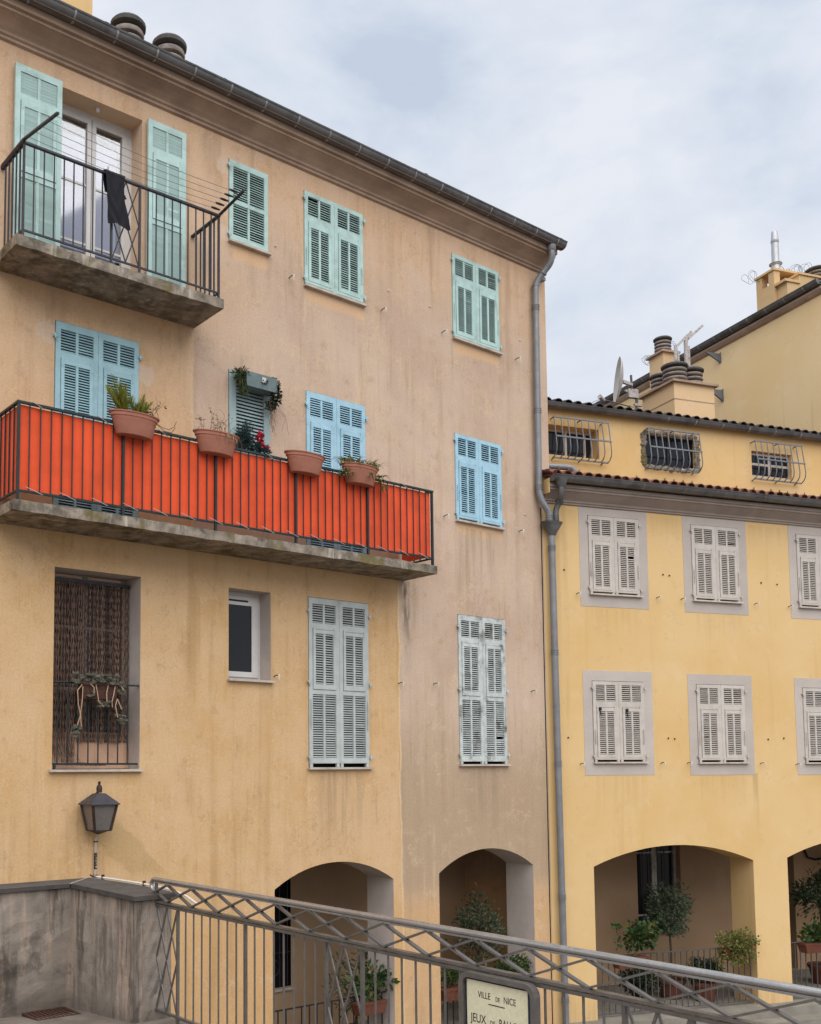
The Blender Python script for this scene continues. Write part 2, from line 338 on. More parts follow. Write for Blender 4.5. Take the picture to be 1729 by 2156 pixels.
simple('roof_tile', srgb(172, 116, 96, .62), .9, .25, 7, 70, .35, dirt=srgb(96, 78, 68, .55), dirt_amt=.8, rnd=.35)
simple('roof_tile_dark', srgb(96, 84, 80, .6), .9, .25, 7, 70, .35, dirt=srgb(54, 50, 48, .6), dirt_amt=.8, rnd=.3)
simple('cowl_concrete', srgb(166, 154, 146, .7), .9, .2, 8, 80, .3, dirt=srgb(74, 70, 68, .6), dirt_amt=.6)
simple('cowl_cap', srgb(104, 102, 100, .66), .9, .2, 8, 80, .3, dirt=srgb(70, 80, 66, .6), dirt_amt=.5)
simple('dark_void', (.006, .006, .007), .9, .1, bump=0)
simple('soil', (.035, .024, .016), .95, .3, 20, 60, .5)
simple('coping', srgb(92, 86, 82, .62), .88, .2, 6, 70, .35, dirt=srgb(60, 56, 54, .6), dirt_amt=.6)
simple('mortar', srgb(190, 184, 176, .6), .9, .1)
simple('paving', srgb(150, 138, 126, .55), .92, .25, 4, 60, .45, dirt=srgb(94, 86, 78, .55), dirt_amt=.6)
simple('court_paving', srgb(150, 142, 130, .5), .92, .2, 2, 40, .35, dirt=srgb(110, 102, 92, .5))
simple('floor_stone', srgb(176, 168, 154, .55), .8, .2, 2.4, 50, .2, dirt=srgb(130, 122, 106, .55), dirt_amt=.5)
simple('pale_conduit', srgb(224, 210, 196, .75), .5, .08, 12)
simple('black_plastic', (.012, .011, .011), .5, .1)
simple('white_print', (.62, .6, .56), .7, .05, bump=0)
simple('black_print', (.012, .012, .013), .6, .05, bump=0)
simple('sign_cream', srgb(238, 230, 196, .78), .45, .05, 3, 60, .05, dirt=srgb(206, 194, 156, .8), dirt_amt=.35)
simple('sign_navy', srgb(44, 50, 70, .7), .45, .1)
simple('box_green_grey', srgb(124, 142, 142, .66), .5, .14, 8, 90, .1, dirt=srgb(78, 92, 92, .6), dirt_amt=.6)
simple('frame_pale', srgb(184, 206, 206, .72), .45, .07, 4)
simple('frosted_glass', srgb(140, 131, 124, .55), .3, .12, 5, spec=.5, bump=0)
simple('lantern_metal', srgb(78, 76, 82, .7), .5, .2, 9, 90, .15, metal=.3)
simple('lantern_brown', srgb(62, 44, 36, .8), .6, .25, 16, 90, .3)
simple('bead', srgb(162, 128, 108, .82), .6, .2, 30, bump=0, rnd=.4)
simple('bead_dark', srgb(92, 73, 64, .8), .6, .2, 30, bump=0, rnd=.4)
simple('sky_reflection_lilac', srgb(196, 196, 226, .85), .7, .06, 2, bump=0)
simple('curtain_pale', srgb(196, 186, 178, .6), .9, .15, 3)
simple('salmon_panel', srgb(222, 178, 146, .66), .8, .12, 5)
simple('dead_stem', srgb(132, 96, 74, .6), .85, .25, 20, bump=0)
simple('trunk', srgb(96, 80, 66, .6), .9, .25, 14)
simple('petal_red', srgb(198, 36, 62, .8), .5, .2, 20, bump=0)
simple('antenna_white', srgb(206, 198, 194, .72), .6, .2, 20, 80, .1, dirt=srgb(150, 96, 76, .7), dirt_amt=.6)
simple('dish_white', srgb(214, 208, 202, .72), .5, .1, 4, dirt=srgb(176, 130, 106, .7), dirt_amt=.35)
simple('steel_flue', srgb(206, 206, 208, .8), .4, .06, 5, metal=.5, spec=.5, bump=0)
simple('wire', srgb(120, 118, 120, .7), .5, .1, bump=0, metal=.4)
simple('clothes_wire', srgb(110, 104, 108, .8), .5, .1, bump=0)
simple('nail_white', srgb(232, 222, 208, .8), .5, .1, bump=0)
simple('peg_grey', srgb(198, 192, 186, .7), .6, .1, bump=0)
def glass(name, c=(.012, .013, .016), rough=.06):
    t = NT(name); t.col(c); t.b.inputs['Roughness'].default_value = rough; t.b.inputs['Specular IOR Level'].default_value = .32
    t.bump(t.noise(1.5, 2), .03, .02)
glass('dark_glass'); glass('grey_glass', (.014, .014, .016), .08)
def clear_glass():
    t = NT('clear_glass'); t.t.nodes.remove(t.b)
    tr = t.n('ShaderNodeBsdfTransparent'); tr.inputs[0].default_value = (.9, .91, .93, 1); g = t.n('ShaderNodeBsdfGlossy'); g.inputs['Roughness'].default_value = .04
    fr = t.n('ShaderNodeFresnel'); fr.inputs[0].default_value = 1.45; mx = t.n('ShaderNodeMixShader')
    t.t.links.new(t.math('MULTIPLY_ADD', fr.outputs[0], .7, .15), mx.inputs[0]); t.t.links.new(tr.outputs[0], mx.inputs[1]); t.t.links.new(g.outputs[0], mx.inputs[2]); t.t.links.new(mx.outputs[0], t.out.inputs[0])
clear_glass()
def foliage(name, c1, c2, c3=None, tr=.25):
    t = NT(name); v = t.noise(23, 3); w = t.noise(6, 3)
    g = t.n('ShaderNodeNewGeometry'); r = g.outputs['Random Per Island']
    c = t.mix(t.ss(r, .1, .9), c1, c2); c = t.mix(t.ss(w, .4, .7, 0, .6), c, c1)
    if c3: c = t.mix(t.ss(r, .82, .9), c, c3)
    t.col(c); t.rough(.55); t.b.inputs['Specular IOR Level'].default_value = .3
    try:
        t.b.inputs['Transmission Weight'].default_value = 0.0
        tl = t.n('ShaderNodeBsdfTranslucent'); t.put(tl.inputs[0], c); mx = t.n('ShaderNodeMixShader'); mx.inputs[0].default_value = tr
        t.t.links.new(t.b.outputs[0], mx.inputs[1]); t.t.links.new(tl.outputs[0], mx.inputs[2]); t.t.links.new(mx.outputs[0], t.out.inputs[0])
    except Exception: pass
foliage('leaf_fern', (.24, .28, .03), (.44, .44, .09), (.24, .16, .05))
foliage('leaf_green', (.022, .05, .014), (.055, .10, .024), (.15, .12, .02))
foliage('leaf_olive', (.055, .08, .042), (.13, .16, .095), (.18, .19, .13))
foliage('leaf_dark', (.015, .032, .014), (.045, .07, .03))
foliage('leaf_ivy', (.012, .024, .012), (.035, .055, .03))
foliage('leaf_yellow', (.10, .12, .025), (.24, .24, .07), (.30, .16, .08))
foliage('leaf_spider', (.11, .13, .03), (.27, .26, .10), (.24, .16, .08))
foliage('leaf_succulent', (.26, .29, .23), (.44, .46, .38), (.42, .34, .28))
foliage('leaf_blue', (.02, .045, .045), (.05, .085, .08))
foliage('leaf_dry', (.20, .13, .08), (.34, .25, .13), (.26, .28, .08))
def fabric(name, c, k):
    t = NT(name)
    w = t.n('ShaderNodeTexWave'); w.inputs['Scale'].default_value = 120; t.t.links.new(t.P, w.inputs['Vector'])
    a = t.mul(t.ss(t.noise(2.4, 5), .3, .7, .86, 1.08), t.ss(t.noise(1.0, 4, .6, t.vmap((5, 5, .5))), .3, .7, .9, 1.06)); cm = t.n('ShaderNodeVectorMath'); cm.operation = 'SCALE'; cm.inputs[0].default_value = c; t.t.links.new(a, cm.inputs['Scale'])
    t.col(cm.outputs[0]); t.rough(.75); t.b.inputs['Specular IOR Level'].default_value = .25; t.b.inputs['Sheen Weight'].default_value = k
    t.bump(t.math('ADD', t.noise(160, 2), t.math('MULTIPLY', t.noise(6, 4), 3)), .15, .006)
fabric('orange_cloth', srgb(246, 92, 48, .84), .1); fabric('black_cloth', (.006, .006, .010), .05)

# ------------------------------------------------------------------ ground
GZ = -4.63                                                       # lower court
FZ = -4.15                                                       # arcade floor
m = MB(); m.quad((-220, -220, GZ), (220, -220, GZ), (220, 260, GZ), (-220, 260, GZ))
struct(m.build('ground', 'court_paving'))
sz = lambda y: -1.945 - max(0, y - 6.9) * .075                    # the upper street dips towards the drain by the parapet
m = MB(); ys = [-14, 6.9, 7.3, 7.7, 8.1, 8.6]
for ya, yb in zip(ys, ys[1:]): m.quad((-14, ya, sz(ya)), (4.19, ya, sz(ya)), (4.19, yb, sz(yb)), (-14, yb, sz(yb)))
for ya, yb in zip(ys, ys[1:]): m.quad((4.19, ya, GZ), (4.19, yb, GZ), (4.19, yb, sz(yb)), (4.19, ya, sz(ya)))
m.quad((-14, 8.6, GZ), (4.19, 8.6, GZ), (4.19, 8.6, sz(8.6)), (-14, 8.6, sz(8.6)))
struct(m.build('street', 'paving'))

# ------------------------------------------------------------------ wall helpers
def arch_z(u, a):
    a0, a1, zb, zs_, zc = a; hw = (a1 - a0) / 2; r = zc - zs_; R = (hw * hw + r * r) / (2 * r); d = u - (a0 + a1) / 2
    return zc - R + math.sqrt(max(R * R - d * d, 0))
def wall_sheet(mb, u0, u1, z0, z1, rects=(), arches=(), y=0.0, n=16):
    br = {u0, u1}
    for r in rects: br |= {r[0], r[1]}
    for a in arches: br |= {a[0] + (a[1] - a[0]) * i / n for i in range(n + 1)}
    br = sorted(b for b in br if u0 - 1e-6 <= b <= u1 + 1e-6)
    for ua, ub in zip(br, br[1:]):
        um = (ua + ub) / 2; holes = []
        for r in rects:
            if r[0] < um < r[1]: holes.append((r[2], r[2], r[3], r[3]))
        for a in arches:
            if a[0] < um < a[1]: holes.append((a[2], a[2], arch_z(ua, a), arch_z(ub, a)))
        holes.sort(); la = lb = z0
        for h in holes + [(z1, z1, z1, z1)]:
            if h[0] > la + 1e-6: mb.quad((ua, y, la), (ub, y, lb), (ub, y, h[1]), (ua, y, h[0]))
            la, lb = h[2], h[3]
def rect_reveal(mb, r, d, y=0.0):
    a, b, c, e = r[:4]
    mb.quad((a, y, c), (a, y, e), (a, y + d, e), (a, y + d, c)); mb.quad((b, y, e), (b, y, c), (b, y + d, c), (b, y + d, e))
    mb.quad((a, y, e), (b, y, e), (b, y + d, e), (a, y + d, e)); mb.quad((b, y, c), (a, y, c), (a, y + d, c), (b, y + d, c))
def arch_reveal(mb, a, d, n=16):
    a0, a1, zb, zs_, zc = a
    us = [a0 + (a1 - a0) * i / n for i in range(n + 1)]
    mb.quad((a0, 0, zb), (a0, 0, zs_), (a0, d, zs_), (a0, d, zb)); mb.quad((a1, 0, zs_), (a1, 0, zb), (a1, d, zb), (a1, d, zs_))
    for p, q in zip(us, us[1:]): mb.quad((p, 0, arch_z(p, a)), (q, 0, arch_z(q, a)), (q, d, arch_z(q, a)), (p, d, arch_z(p, a)))

# ------------------------------------------------------------------ louvred shutters
SLAT = {}
class Slats:                                     # the first 300 louvre slats of a building are parts, the rest one joined part
    def __init__(s, b): s.b = b; s.n = 0; s.rest = {}
    def put(s, leaf, x0, x1, y, z, tilt, mat):
        if random.random() < (.012 if mat == 'paint_flaking' else .0015): return
        if random.random() < .02: tilt += random.uniform(-.35, .35); tilt = round(tilt, 1)
        w = round(x1 - x0, 4)
        if s.n < 290:
            key = (w, mat, tilt)
            if key not in SLAT:
                q = MB(); q.boxm(Matrix.Rotation(tilt, 4, 'X'), w / 2, .0155, .003); SLAT[key] = q.mesh('slat', mat)
            inst('slat', SLAT[key], leaf, ((x0 + x1) / 2, y, z), (random.gauss(0, .03), 0, random.gauss(0, .004))); s.n += 1
        else:
            q = s.rest.setdefault(mat, MB()); mm = Matrix.Translation(((x0 + x1) / 2, y, z)) @ Matrix.Rotation(tilt + random.gauss(0, .05), 4, 'X') @ Matrix.Rotation(random.gauss(0, .004), 4, 'Y')
            q.boxm(mm, w / 2, .0155, .003)
    def flush(s):
        if not s.rest: return
        q = MB(); ms = list(s.rest)
        for i, k in enumerate(ms): q.cur = i; q.add(s.rest[k].v, s.rest[k].f)
        stuff(q.build('slats', ms, s.b))
def shutter(b, sl, x0, z0, w, h, mat, rows, y0=-.012, th=.034, tilt=rad(46), pitch=.032, label=None, gap=0.0, hinge=0, lean=0.0, handle=False):
    st = .062 if w > .45 else .055; mu = .034
    zt = z0 + h; y1 = y0 + th
    zz = lambda f: zt - f * h
    m = MB(); m.box(x0, x0 + st, y0, y1, z0 + gap, zt); m.box(x0 + w - st, x0 + w, y0, y1, z0 + gap, zt)
    xi0, xi1 = x0 + st, x0 + w - st; xm = x0 + w / 2
    edges = [0.0]
    for r in rows: edges += [r[1], r[2]]
    edges.append(1.0 - gap / h)
    for a, bb in zip(edges[0::2], edges[1::2]):
        if zz(a) - zz(bb) > .004: m.box(xi0, xi1, y0, y1, zz(bb), zz(a))
    for r in rows:
        if r[0] == 'l': m.box(xm - mu / 2, xm + mu / 2, y0 + .004, y1 - .004, zz(r[2]), zz(r[1]))
    if gap: m.box(x0 + .012, x0 + st - .006, y0 - .004, y1, z0, z0 + gap); m.box(x0 + w - st + .006, x0 + w - .012, y0 - .004, y1, z0, z0 + gap)
    m.box(x0 + .02, x0 + w - .02, y0 - .006, y0, z0 + gap + .004, z0 + gap + .04)
    leaf = m.build('shutter', mat, b, label=label)
    for r in rows:
        if r[0] == 'l':
            za, zb = zz(r[2]), zz(r[1]); n = max(int((zb - za) / pitch), 1)
            for i in range(n):
                z = za + (i + .5) * (zb - za) / n
                for c0, c1 in ((xi0, xm - mu / 2), (xm + mu / 2, xi1)): sl.put(leaf, c0 + .001, c1 - .001, (y0 + y1) / 2, z, tilt, mat)
        else:                                    # a projecting flap hung on its top edge
            za, zb = zz(r[2]) + .006, zz(r[1]) - .006; fy0, fy1 = y0 - .010, y1 - .014
            fs = .042; f = MB(); a0, a1 = xi0 + .006, xi1 - .006
            la, lb = zz(r[4]), zz(r[3])
            f.box(a0, a0 + fs, fy0, fy1, za, zb); f.box(a1 - fs, a1, fy0, fy1, za, zb)
            f.box(a0 + fs, a1 - fs, fy0, fy1, lb, zb); f.box(a0 + fs, a1 - fs, fy0, fy1, za, la); f.box(xm - mu / 2, xm + mu / 2, fy0 + .004, fy1 - .004, la, lb)
            f.box(a0 + .002, a0 + .028, fy0 - .005, fy0, zb - .09, zb + .03); f.box(a1 - .028, a1 - .002, fy0 - .005, fy0, zb - .09, zb + .03)
            fl = f.build('flap', mat, leaf)
            n = max(int((lb - la) / pitch), 1)
            for i in range(n):
                z = la + (i + .5) * (lb - la) / n
                for c0, c1 in ((a0 + fs, xm - mu / 2), (xm + mu / 2, a1 - fs)): sl.put(leaf, c0 + .001, c1 - .001, (fy0 + fy1) / 2, z, tilt, mat)
    if hinge:
        hx = x0 - .012 if hinge < 0 else x0 + w + .012
        for fz in ((.08, .93) if h < 1.6 else (.08, .5, .94)):
            q = MB(); q.box(hx - .022, hx + .022, y0 - .03, y0 + .004, zz(fz) - .012, zz(fz) + .012); q.tube([(hx, y0 - .022, zz(fz) - .035), (hx, y0 - .022, zz(fz) + .035)], .011, 6)
            e = x0 + .004 if hinge < 0 else x0 + w - .034
            q.box(e, e + .03, y0 - .005, y0 - .0005, zz(fz) - .06, zz(fz) + .05); q.build('hinge', mat, leaf)
    if handle:
        hx = x0 + .03 if hinge < 0 else x0 + w - .03
        q = MB(); q.tube([(hx, y0 - .012, z0 + gap + h * .2), (hx, y0 - .02, z0 + gap + h * .3), (hx, y0 - .012, z0 + gap + h * .38)], .008, 6); q.build('stay_bar', mat, leaf)
    return leaf
WIN2 = [('l', .045, .25), ('f', .325, .955, .375, .91)]                       # window shutter: fixed louvre above a flap
DOOR3 = [('l', .036, .150), ('f', .186, .545, .212, .512), ('l', .572, .945)]  # french-window shutter
PLAIN = [('l', .07, .485), ('l', .53, .93)]
def sill(b, x0, x1, z, d=.06, t=.028, mat='stone_sill'):
    m = MB(); m.box(x0, x1, -d, .15, z - t, z); return m.build('window_sill', mat, b)
def pane(b, r, d=.12, mat='dark_void', name='window'):
    m = MB(); a, bb, c, e = r[:4]; m.box(a - .02, bb + .02, d, d + .03, c - .02, e + .02); return m.build(name, mat, b)

# ------------------------------------------------------------------ left building
LB = thing('apartment_building', 'tall ochre and beige rendered building with two balconies and mint and blue shutters', 'building', FL)
SL = Slats(LB)
G = .008
wins = {                                          # x0, x1, z0, z1 of every opening
    'A1': (4.81, 5.91, 5.76, 8.11), 'As': (7.22, 7.85, 6.97, 8.09), 'A3': (8.48, 9.56, 6.72, 8.09), 'A4': (11.42, 12.49, 6.71, 8.08),
    'B1': (4.80, 5.89, 2.86, 5.22), 'Bs': (7.22, 7.88, 4.02, 5.20), 'B3': (8.50, 9.57, 2.86, 5.20), 'B4': (11.42, 12.47, 3.81, 5.17),
    'C1': (4.84, 5.94, -.02, 2.30), 'C2': (7.23, 7.88, 1.13, 2.30), 'C3': (8.52, 9.59, -.01, 2.31), 'C4': (11.42, 12.48, .03, 2.32)}
arL = [(7.94, 10.03, FZ, -1.60, -1.30), (10.94, 13.05, FZ, -1.585, -1.27)]
m = MB(); wall_sheet(m, -3.0, 13.68, GZ, 8.80, [(a - G, b + G, c - G, d + G) for a, b, c, d in wins.values()], arL)
m.quad((13.68, 0, GZ), (13.68, 9, GZ), (13.68, 9, 8.9), (13.68, 0, 8.9)); m.quad((-3, 9, GZ), (-3, 0, GZ), (-3, 0, 8.9), (-3, 9, 8.9)); m.quad((13.68, 9, GZ), (-3, 9, GZ), (-3, 9, 8.9), (13.68, 9, 8.9))
m.build('wall', 'facade_left', LB)
for k, r in wins.items():
    if k in ('A1', 'C1', 'C2'): continue
    m = MB(); rect_reveal(m, (r[0] - G, r[1] + G, r[2] - G, r[3] + G), .16); m.build('window_reveal', 'reveal_grey', LB)
m = MB(); rect_reveal(m, (4.80, 5.918, 5.752, 8.118), .34); m.build('window_reveal', 'reveal_peach', LB)
m = MB(); rect_reveal(m, (4.832, 5.948, -.028, 2.308), .40); m.build('window_reveal', 'reveal_grey', LB); m = MB(); rect_reveal(m, (7.222, 7.888, 1.122, 2.308), .30); m.build('window_reveal', 'reveal_grey', LB)
for a in arL: m = MB(); arch_reveal(m, a, .57); m.build('arch_reveal', 'reveal_grey', LB)
# arcade passage behind the arches
m = MB()
wr = (8.80, 9.76, -3.40, -1.25)
wall_sheet(m, 6.0, 14.6, FZ, -1.0, [wr], [], 2.09); m.quad((6.0, 2.09, FZ), (6.0, .02, FZ), (6.0, .02, -1.0), (6.0, 2.09, -1.0))
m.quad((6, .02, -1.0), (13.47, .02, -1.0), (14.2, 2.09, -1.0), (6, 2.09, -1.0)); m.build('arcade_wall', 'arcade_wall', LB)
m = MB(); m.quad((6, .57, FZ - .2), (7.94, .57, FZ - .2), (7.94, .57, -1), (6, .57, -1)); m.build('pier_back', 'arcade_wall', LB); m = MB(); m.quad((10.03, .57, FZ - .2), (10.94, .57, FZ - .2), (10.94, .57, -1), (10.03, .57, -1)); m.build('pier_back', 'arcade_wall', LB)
m = MB(); m.box(6.0, 14.4, .0, 2.2, FZ - .45, FZ); m.build('arcade_floor', 'floor_stone', LB)
m = MB(); rect_reveal(m, wr, .14, 2.09); m.box(8.8, 9.76, 2.2, 2.23, -3.4, -1.25); m.build('arcade_window', 'dark_void', LB)
m = MB(); m.box(9.0, 9.8, 2.03, 2.12, -3.45, -3.41); m.build('window_sill', 'stone_sill', LB)
m = MB(); [m.tube([(x, 2.10, -3.40), (x, 2.10, -1.3)], .009, 6) for x in (9.1, 9.25, 9.4, 9.55, 9.7)]
for k in range(13): a = 2 * pi * k / 12; b = 2 * pi * (k + 1) / 12; m.tube([(9.47 + .06 * cos(a), 2.10, -3.1 + .12 * sin(a)), (9.47 + .06 * cos(b), 2.10, -3.1 + .12 * sin(b))], .007, 5)
m.tube([(8.9, 2.10, -2.88), (9.75, 2.10, -2.88)], .009, 6); m.build('window_bars', 'iron_dark', LB)
m = MB(); m.box(9.44, 9.50, 2.16, 2.19, -3.4, -1.2); m.build('window_frame', 'curtain_pale', LB)
# cornice and gutter board
prof = [(0.0, 8.37), (-.035, 8.385), (-.035, 8.415), (-.06, 8.43), (-.065, 8.455), (-.08, 8.47), (-.10, 8.485), (-.135, 8.515), (-.18, 8.545), (-.23, 8.572), (-.26, 8.58), (-.26, 8.615), (-.30, 8.62), (-.30, 8.70), (0, 8.78)]
m = MB(); m.prism(prof, -3.0, 13.66); m.build('cornice', 'render_cornice', LB)
m = MB(); m.box(-3.0, 13.67, -.40, -.02, 8.70, 8.725); m.build('eave_board', 'soffit', LB)
def half_gutter(x0, x1, yc, zt, r, name, b, bands, mat='zinc', n=9):
    m = MB(); pr = [(yc - r - .006, zt - .012), (yc - r - .012, zt + .004), (yc - r, zt + .008)]
    pr += [(yc - r * cos(pi * i / n), zt - r * 1.0 * sin(pi * i / n)) for i in range(n + 1)]
    m.prism(pr, x0, x1, False); m.prism([(y, z + .006) for y, z in pr], x0, x1, False)
    for x in (x0, x1): m.add([(x, y, z) for y, z in pr[3:]], [tuple(range(n + 1))])
    g = m.build(name, mat, b, True)
    for x in bands:
        q = MB(); pb = [(yc - (r + .004) * cos(pi * i / n), zt - (r + .004) * sin(pi * i / n)) for i in range(n + 1)]; q.prism(pb, x - .012, x + .012, False); q.build('strap', 'zinc_light', g, True)
    return g
half_gutter(-3.0, 13.74, -.345, 8.80, .102, 'gutter', LB, [13.52 - .545 * i for i in range(22)])
# roof: boards plus a row of curved eave tiles
def tile_mesh(L, r0, r1, mat, n=7, th=.013):
    m = MB(); v = []; f = []
    for j, (y, r) in enumerate(((0, r0), (L, r1))):
        for q in (r, r - th):
            for i in range(n + 1): a = pi * i / n; v.append((-q * cos(a), y, q * .82 * sin(a)))
    k = n + 1
    for i in range(n):
        f += [(i, i + 1, 2 * k + i + 1, 2 * k + i), (k + i + 1, k + i, 3 * k + i, 3 * k + i + 1), (i, k + i, k + i + 1, i + 1), (2 * k + i + 1, 3 * k + i + 1, 3 * k + i, 2 * k + i)]
    f += [(0, 2 * k, 3 * k, k), (n, k + n, 3 * k + n, 2 * k + n)]
    return m.add(v, f).mesh('roof_tile', mat, True)
def roof(b, x0, x1, ya, za, yb, zb, mat, pitch=.205, L=.5, rows=3, moss=False):
    m = MB(); m.box(x0, x1, 0, 0, 0, 0); m = MB(); m.add([(x0, ya, za - .05), (x1, ya, za - .05), (x1, yb, zb - .05), (x0, yb, zb - .05), (x0, ya, za - .09), (x1, ya, za - .09), (x1, yb, zb - .09), (x0, yb, zb - .09)],
        [(0, 1, 2, 3), (7, 6, 5, 4), (0, 4, 5, 1), (1, 5, 6, 2), (2, 6, 7, 3), (3, 7, 4, 0)])
    rf = m.build('roof', mat, b); sl_ = math.atan2(zb - za, yb - ya); me = tile_mesh(L, .088, .072, mat); pan = MB()
    n = int((x1 - x0) / pitch); ln = math.hypot(yb - ya, zb - za)
    for j in range(rows):
        d = j * (L - .08)
        if d > ln - .2: break
        for i in range(n):
            x = x0 + (i + .5) * pitch + random.gauss(0, .006); dd = d + random.gauss(0, .012)
            inst('roof_tile', me, rf, (x, ya + dd * cos(sl_), za - .045 + dd * sin(sl_) + .014 * j), (sl_ + random.gauss(0, .012), random.gauss(0, .02), random.gauss(0, .02)))
    for i in range(n + 1):                      # channel tiles between the covers
        x = x0 + i * pitch
        for k in range(6):
            a0, a1 = pi * k / 6, pi * (k + 1) / 6; p = lambda a, y, z: (x - .075 * cos(a), y, z - .05 * sin(a) + .012)
            pan.quad(p(a0, ya, za), p(a1, ya, za), p(a1, yb, zb), p(a0, yb, zb))
    stuff(pan.build('channel_tiles', mat, rf, True))
    if moss:
        q = MB()
        for i in range(n):
            if random.random() < .55:
                x = x0 + (i + .5) * pitch + .03
                for k in range(7): a = random.uniform(0, 6.3); p = Vector((x, ya + .02, za + .035)); d = Vector((cos(a) * .02, sin(a) * .02, random.uniform(.015, .045))); q.add([p + Vector((.012, 0, 0)), p - Vector((.012, 0, 0)), p + d], [(0, 1, 2)])
        stuff(q.build('moss', 'leaf_dry', rf))
    return rf
roof(LB, 3.2, 13.74, -.40, 8.815, 8.9, 11.3, 'roof_tile_dark', .21, .5, 1)
m = MB(); m.box(13.425, 13.445, -.004, .01, GZ + .4, 4.3); m.build('wall_joint', 'dark_void', LB)
# balcony slabs
def slab(b, x0, x1, z0, z1, d, mat='mossy_concrete'):
    m = MB(); n = int((x1 - x0) / .12); rows = []
    top = [(x0 + (x1 - x0) * i / n, -d + random.gauss(0, .005), z1 + random.gauss(0, .004)) for i in range(n + 1)]; bot = [(p[0], -d + random.gauss(0, .003), z0 + random.gauss(0, .003)) for p in top]
    for i in range(n):
        m.quad(bot[i], bot[i + 1], top[i + 1], top[i]); m.quad(top[i], top[i + 1], (top[i + 1][0], .02, z1), (top[i][0], .02, z1)); m.quad(bot[i + 1], bot[i], (bot[i][0], .02, z0), (bot[i + 1][0], .02, z0))
    for p, q in ((top[0], bot[0]), (top[-1], bot[-1])): m.quad(p, q, (q[0], .02, z0), (p[0], .02, z1))
    return m.build('balcony', mat, b)
slab(LB, 4.03, 6.69, 5.62, 5.74, .70); slab(LB, 4.05, 10.30, 2.72, 2.835, .70)
# shutters, in the order of their size in the picture
mint, blue, bb, gg, fk = 'paint_mint', 'paint_blue', 'paint_bright_blue', 'paint_grey_green', 'paint_flaking'
shutter(LB, SL, 4.235, 5.76, .575, 2.37, mint, DOOR3, -.075, .036, rad(-72), .034, 'mint green shutter folded open left of the balcony door')
shutter(LB, SL, 5.965, 5.76, .55, 2.37, mint, DOOR3, -.075, .036, rad(-72), .034, 'mint green shutter folded open right of the balcony door')
def pair(k, mat, rows, gap=0.0, tilt=46, handle=True):
    a, b, c, d = wins[k]; w = (b - a) / 2 - .002
    shutter(LB, SL, a, c, w, d - c, mat, rows, gap=gap, hinge=-1, handle=handle, tilt=rad(tilt)); shutter(LB, SL, b - w, c, w, d - c, mat, rows, gap=gap, hinge=1, handle=handle, tilt=rad(tilt)); pane(LB, wins[k])
pair('C3', gg, DOOR3, .05, 34); pair('A3', mint, WIN2, .025); pair('B1', blue, DOOR3, handle=False); pair('A4', mint, WIN2, .025); pair('B3', bb, DOOR3, handle=False); pair('B4', bb, WIN2, .03, 42); pair('C4', fk, DOOR3, .035, 34)
a, b, c, d = wins['As']; shutter(LB, SL, a, c, b - a, d - c, mint, PLAIN, hinge=-1); pane(LB, wins['As'])
SL.flush()
for x0, x1, z in ((8.46, 9.59, 6.715), (7.2, 7.88, 6.965), (11.4, 12.52, 6.705), (11.4, 12.5, 3.80), (8.49, 9.63, -.012), (11.39, 12.51, .025), (4.79, 5.97, -.022), (7.20, 7.91, 1.128)): sill(LB, x0, x1, z)
for a, b in ((4.82, 5.342), (5.348, 5.87), (8.52, 9.032), (9.038, 9.55)):  # added grey boards put shade into the colour of the shutter feet
    m = MB(); m.box(a, b, -.045, -.02, 2.84, 2.99); o = m.build('shaded_shutter_foot', 'shaded_shutter_grey', LB)
    for k in range(2):
        x = a + .06 + k * (b - a) / 2; q = MB()
        for z in (2.93, 2.955): q.box(x, x + .16, -.049, -.0455, z, z + .012)
        q.build('vent_slot', 'black_plastic', o)
for a, b in ((4.05, 4.78), (5.92, 8.46), (9.62, 10.2)): m = MB(); m.box(a, b, -.05, -.004, 2.83, 3.0); m.build('skirting', 'render_cornice', LB)
# balcony door: white frame, two glazed leaves, lilac sheets painting the reflected sky
m = MB(); y = .30
for x0, x1 in ((4.80, 4.88), (5.84, 5.918)): m.box(x0, x1, y - .02, y + .05, 5.75, 8.118)
m.box(4.88, 5.84, y - .02, y + .05, 8.05, 8.118); fr = m.build('door_frame', 'white_pvc', LB)
for x0, x1 in ((4.885, 5.355), (5.365, 5.835)):
    m = MB(); s_ = .055; m.box(x0, x0 + s_, y - .03, y + .03, 5.78, 8.045); m.box(x1 - s_, x1, y - .03, y + .03, 5.78, 8.045); m.box(x0 + s_, x1 - s_, y - .03, y + .03, 7.98, 8.045); m.box(x0 + s_, x1 - s_, y - .03, y + .03, 5.78, 5.87)
    for z in (6.42, 7.18): m.box(x0 + s_, x1 - s_, y - .012, y + .012, z - .014, z + .014)
    lf = m.build('door_leaf', 'white_pvc', LB)
    q = MB(); q.box(x0 + s_, x1 - s_, y - .003, y + .003, 5.87, 7.98); q.build('pane', 'clear_glass', lf)
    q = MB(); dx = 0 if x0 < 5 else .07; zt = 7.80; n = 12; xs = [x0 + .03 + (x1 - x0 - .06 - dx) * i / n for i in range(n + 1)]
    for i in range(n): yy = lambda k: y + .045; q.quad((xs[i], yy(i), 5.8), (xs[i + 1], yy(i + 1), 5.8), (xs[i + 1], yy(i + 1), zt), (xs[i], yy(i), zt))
    q.build('sky_reflection', 'sky_reflection_lilac', lf, True)
m = MB(); m.box(4.78, 5.94, .75, .78, 5.7, 8.2); m.box(4.78, 4.80, .36, .75, 5.7, 8.2); m.box(5.92, 5.94, .36, .75, 5.7, 8.2); m.box(4.78, 5.94, .36, .78, 8.12, 8.2); m.build('room', 'dark_void', LB)
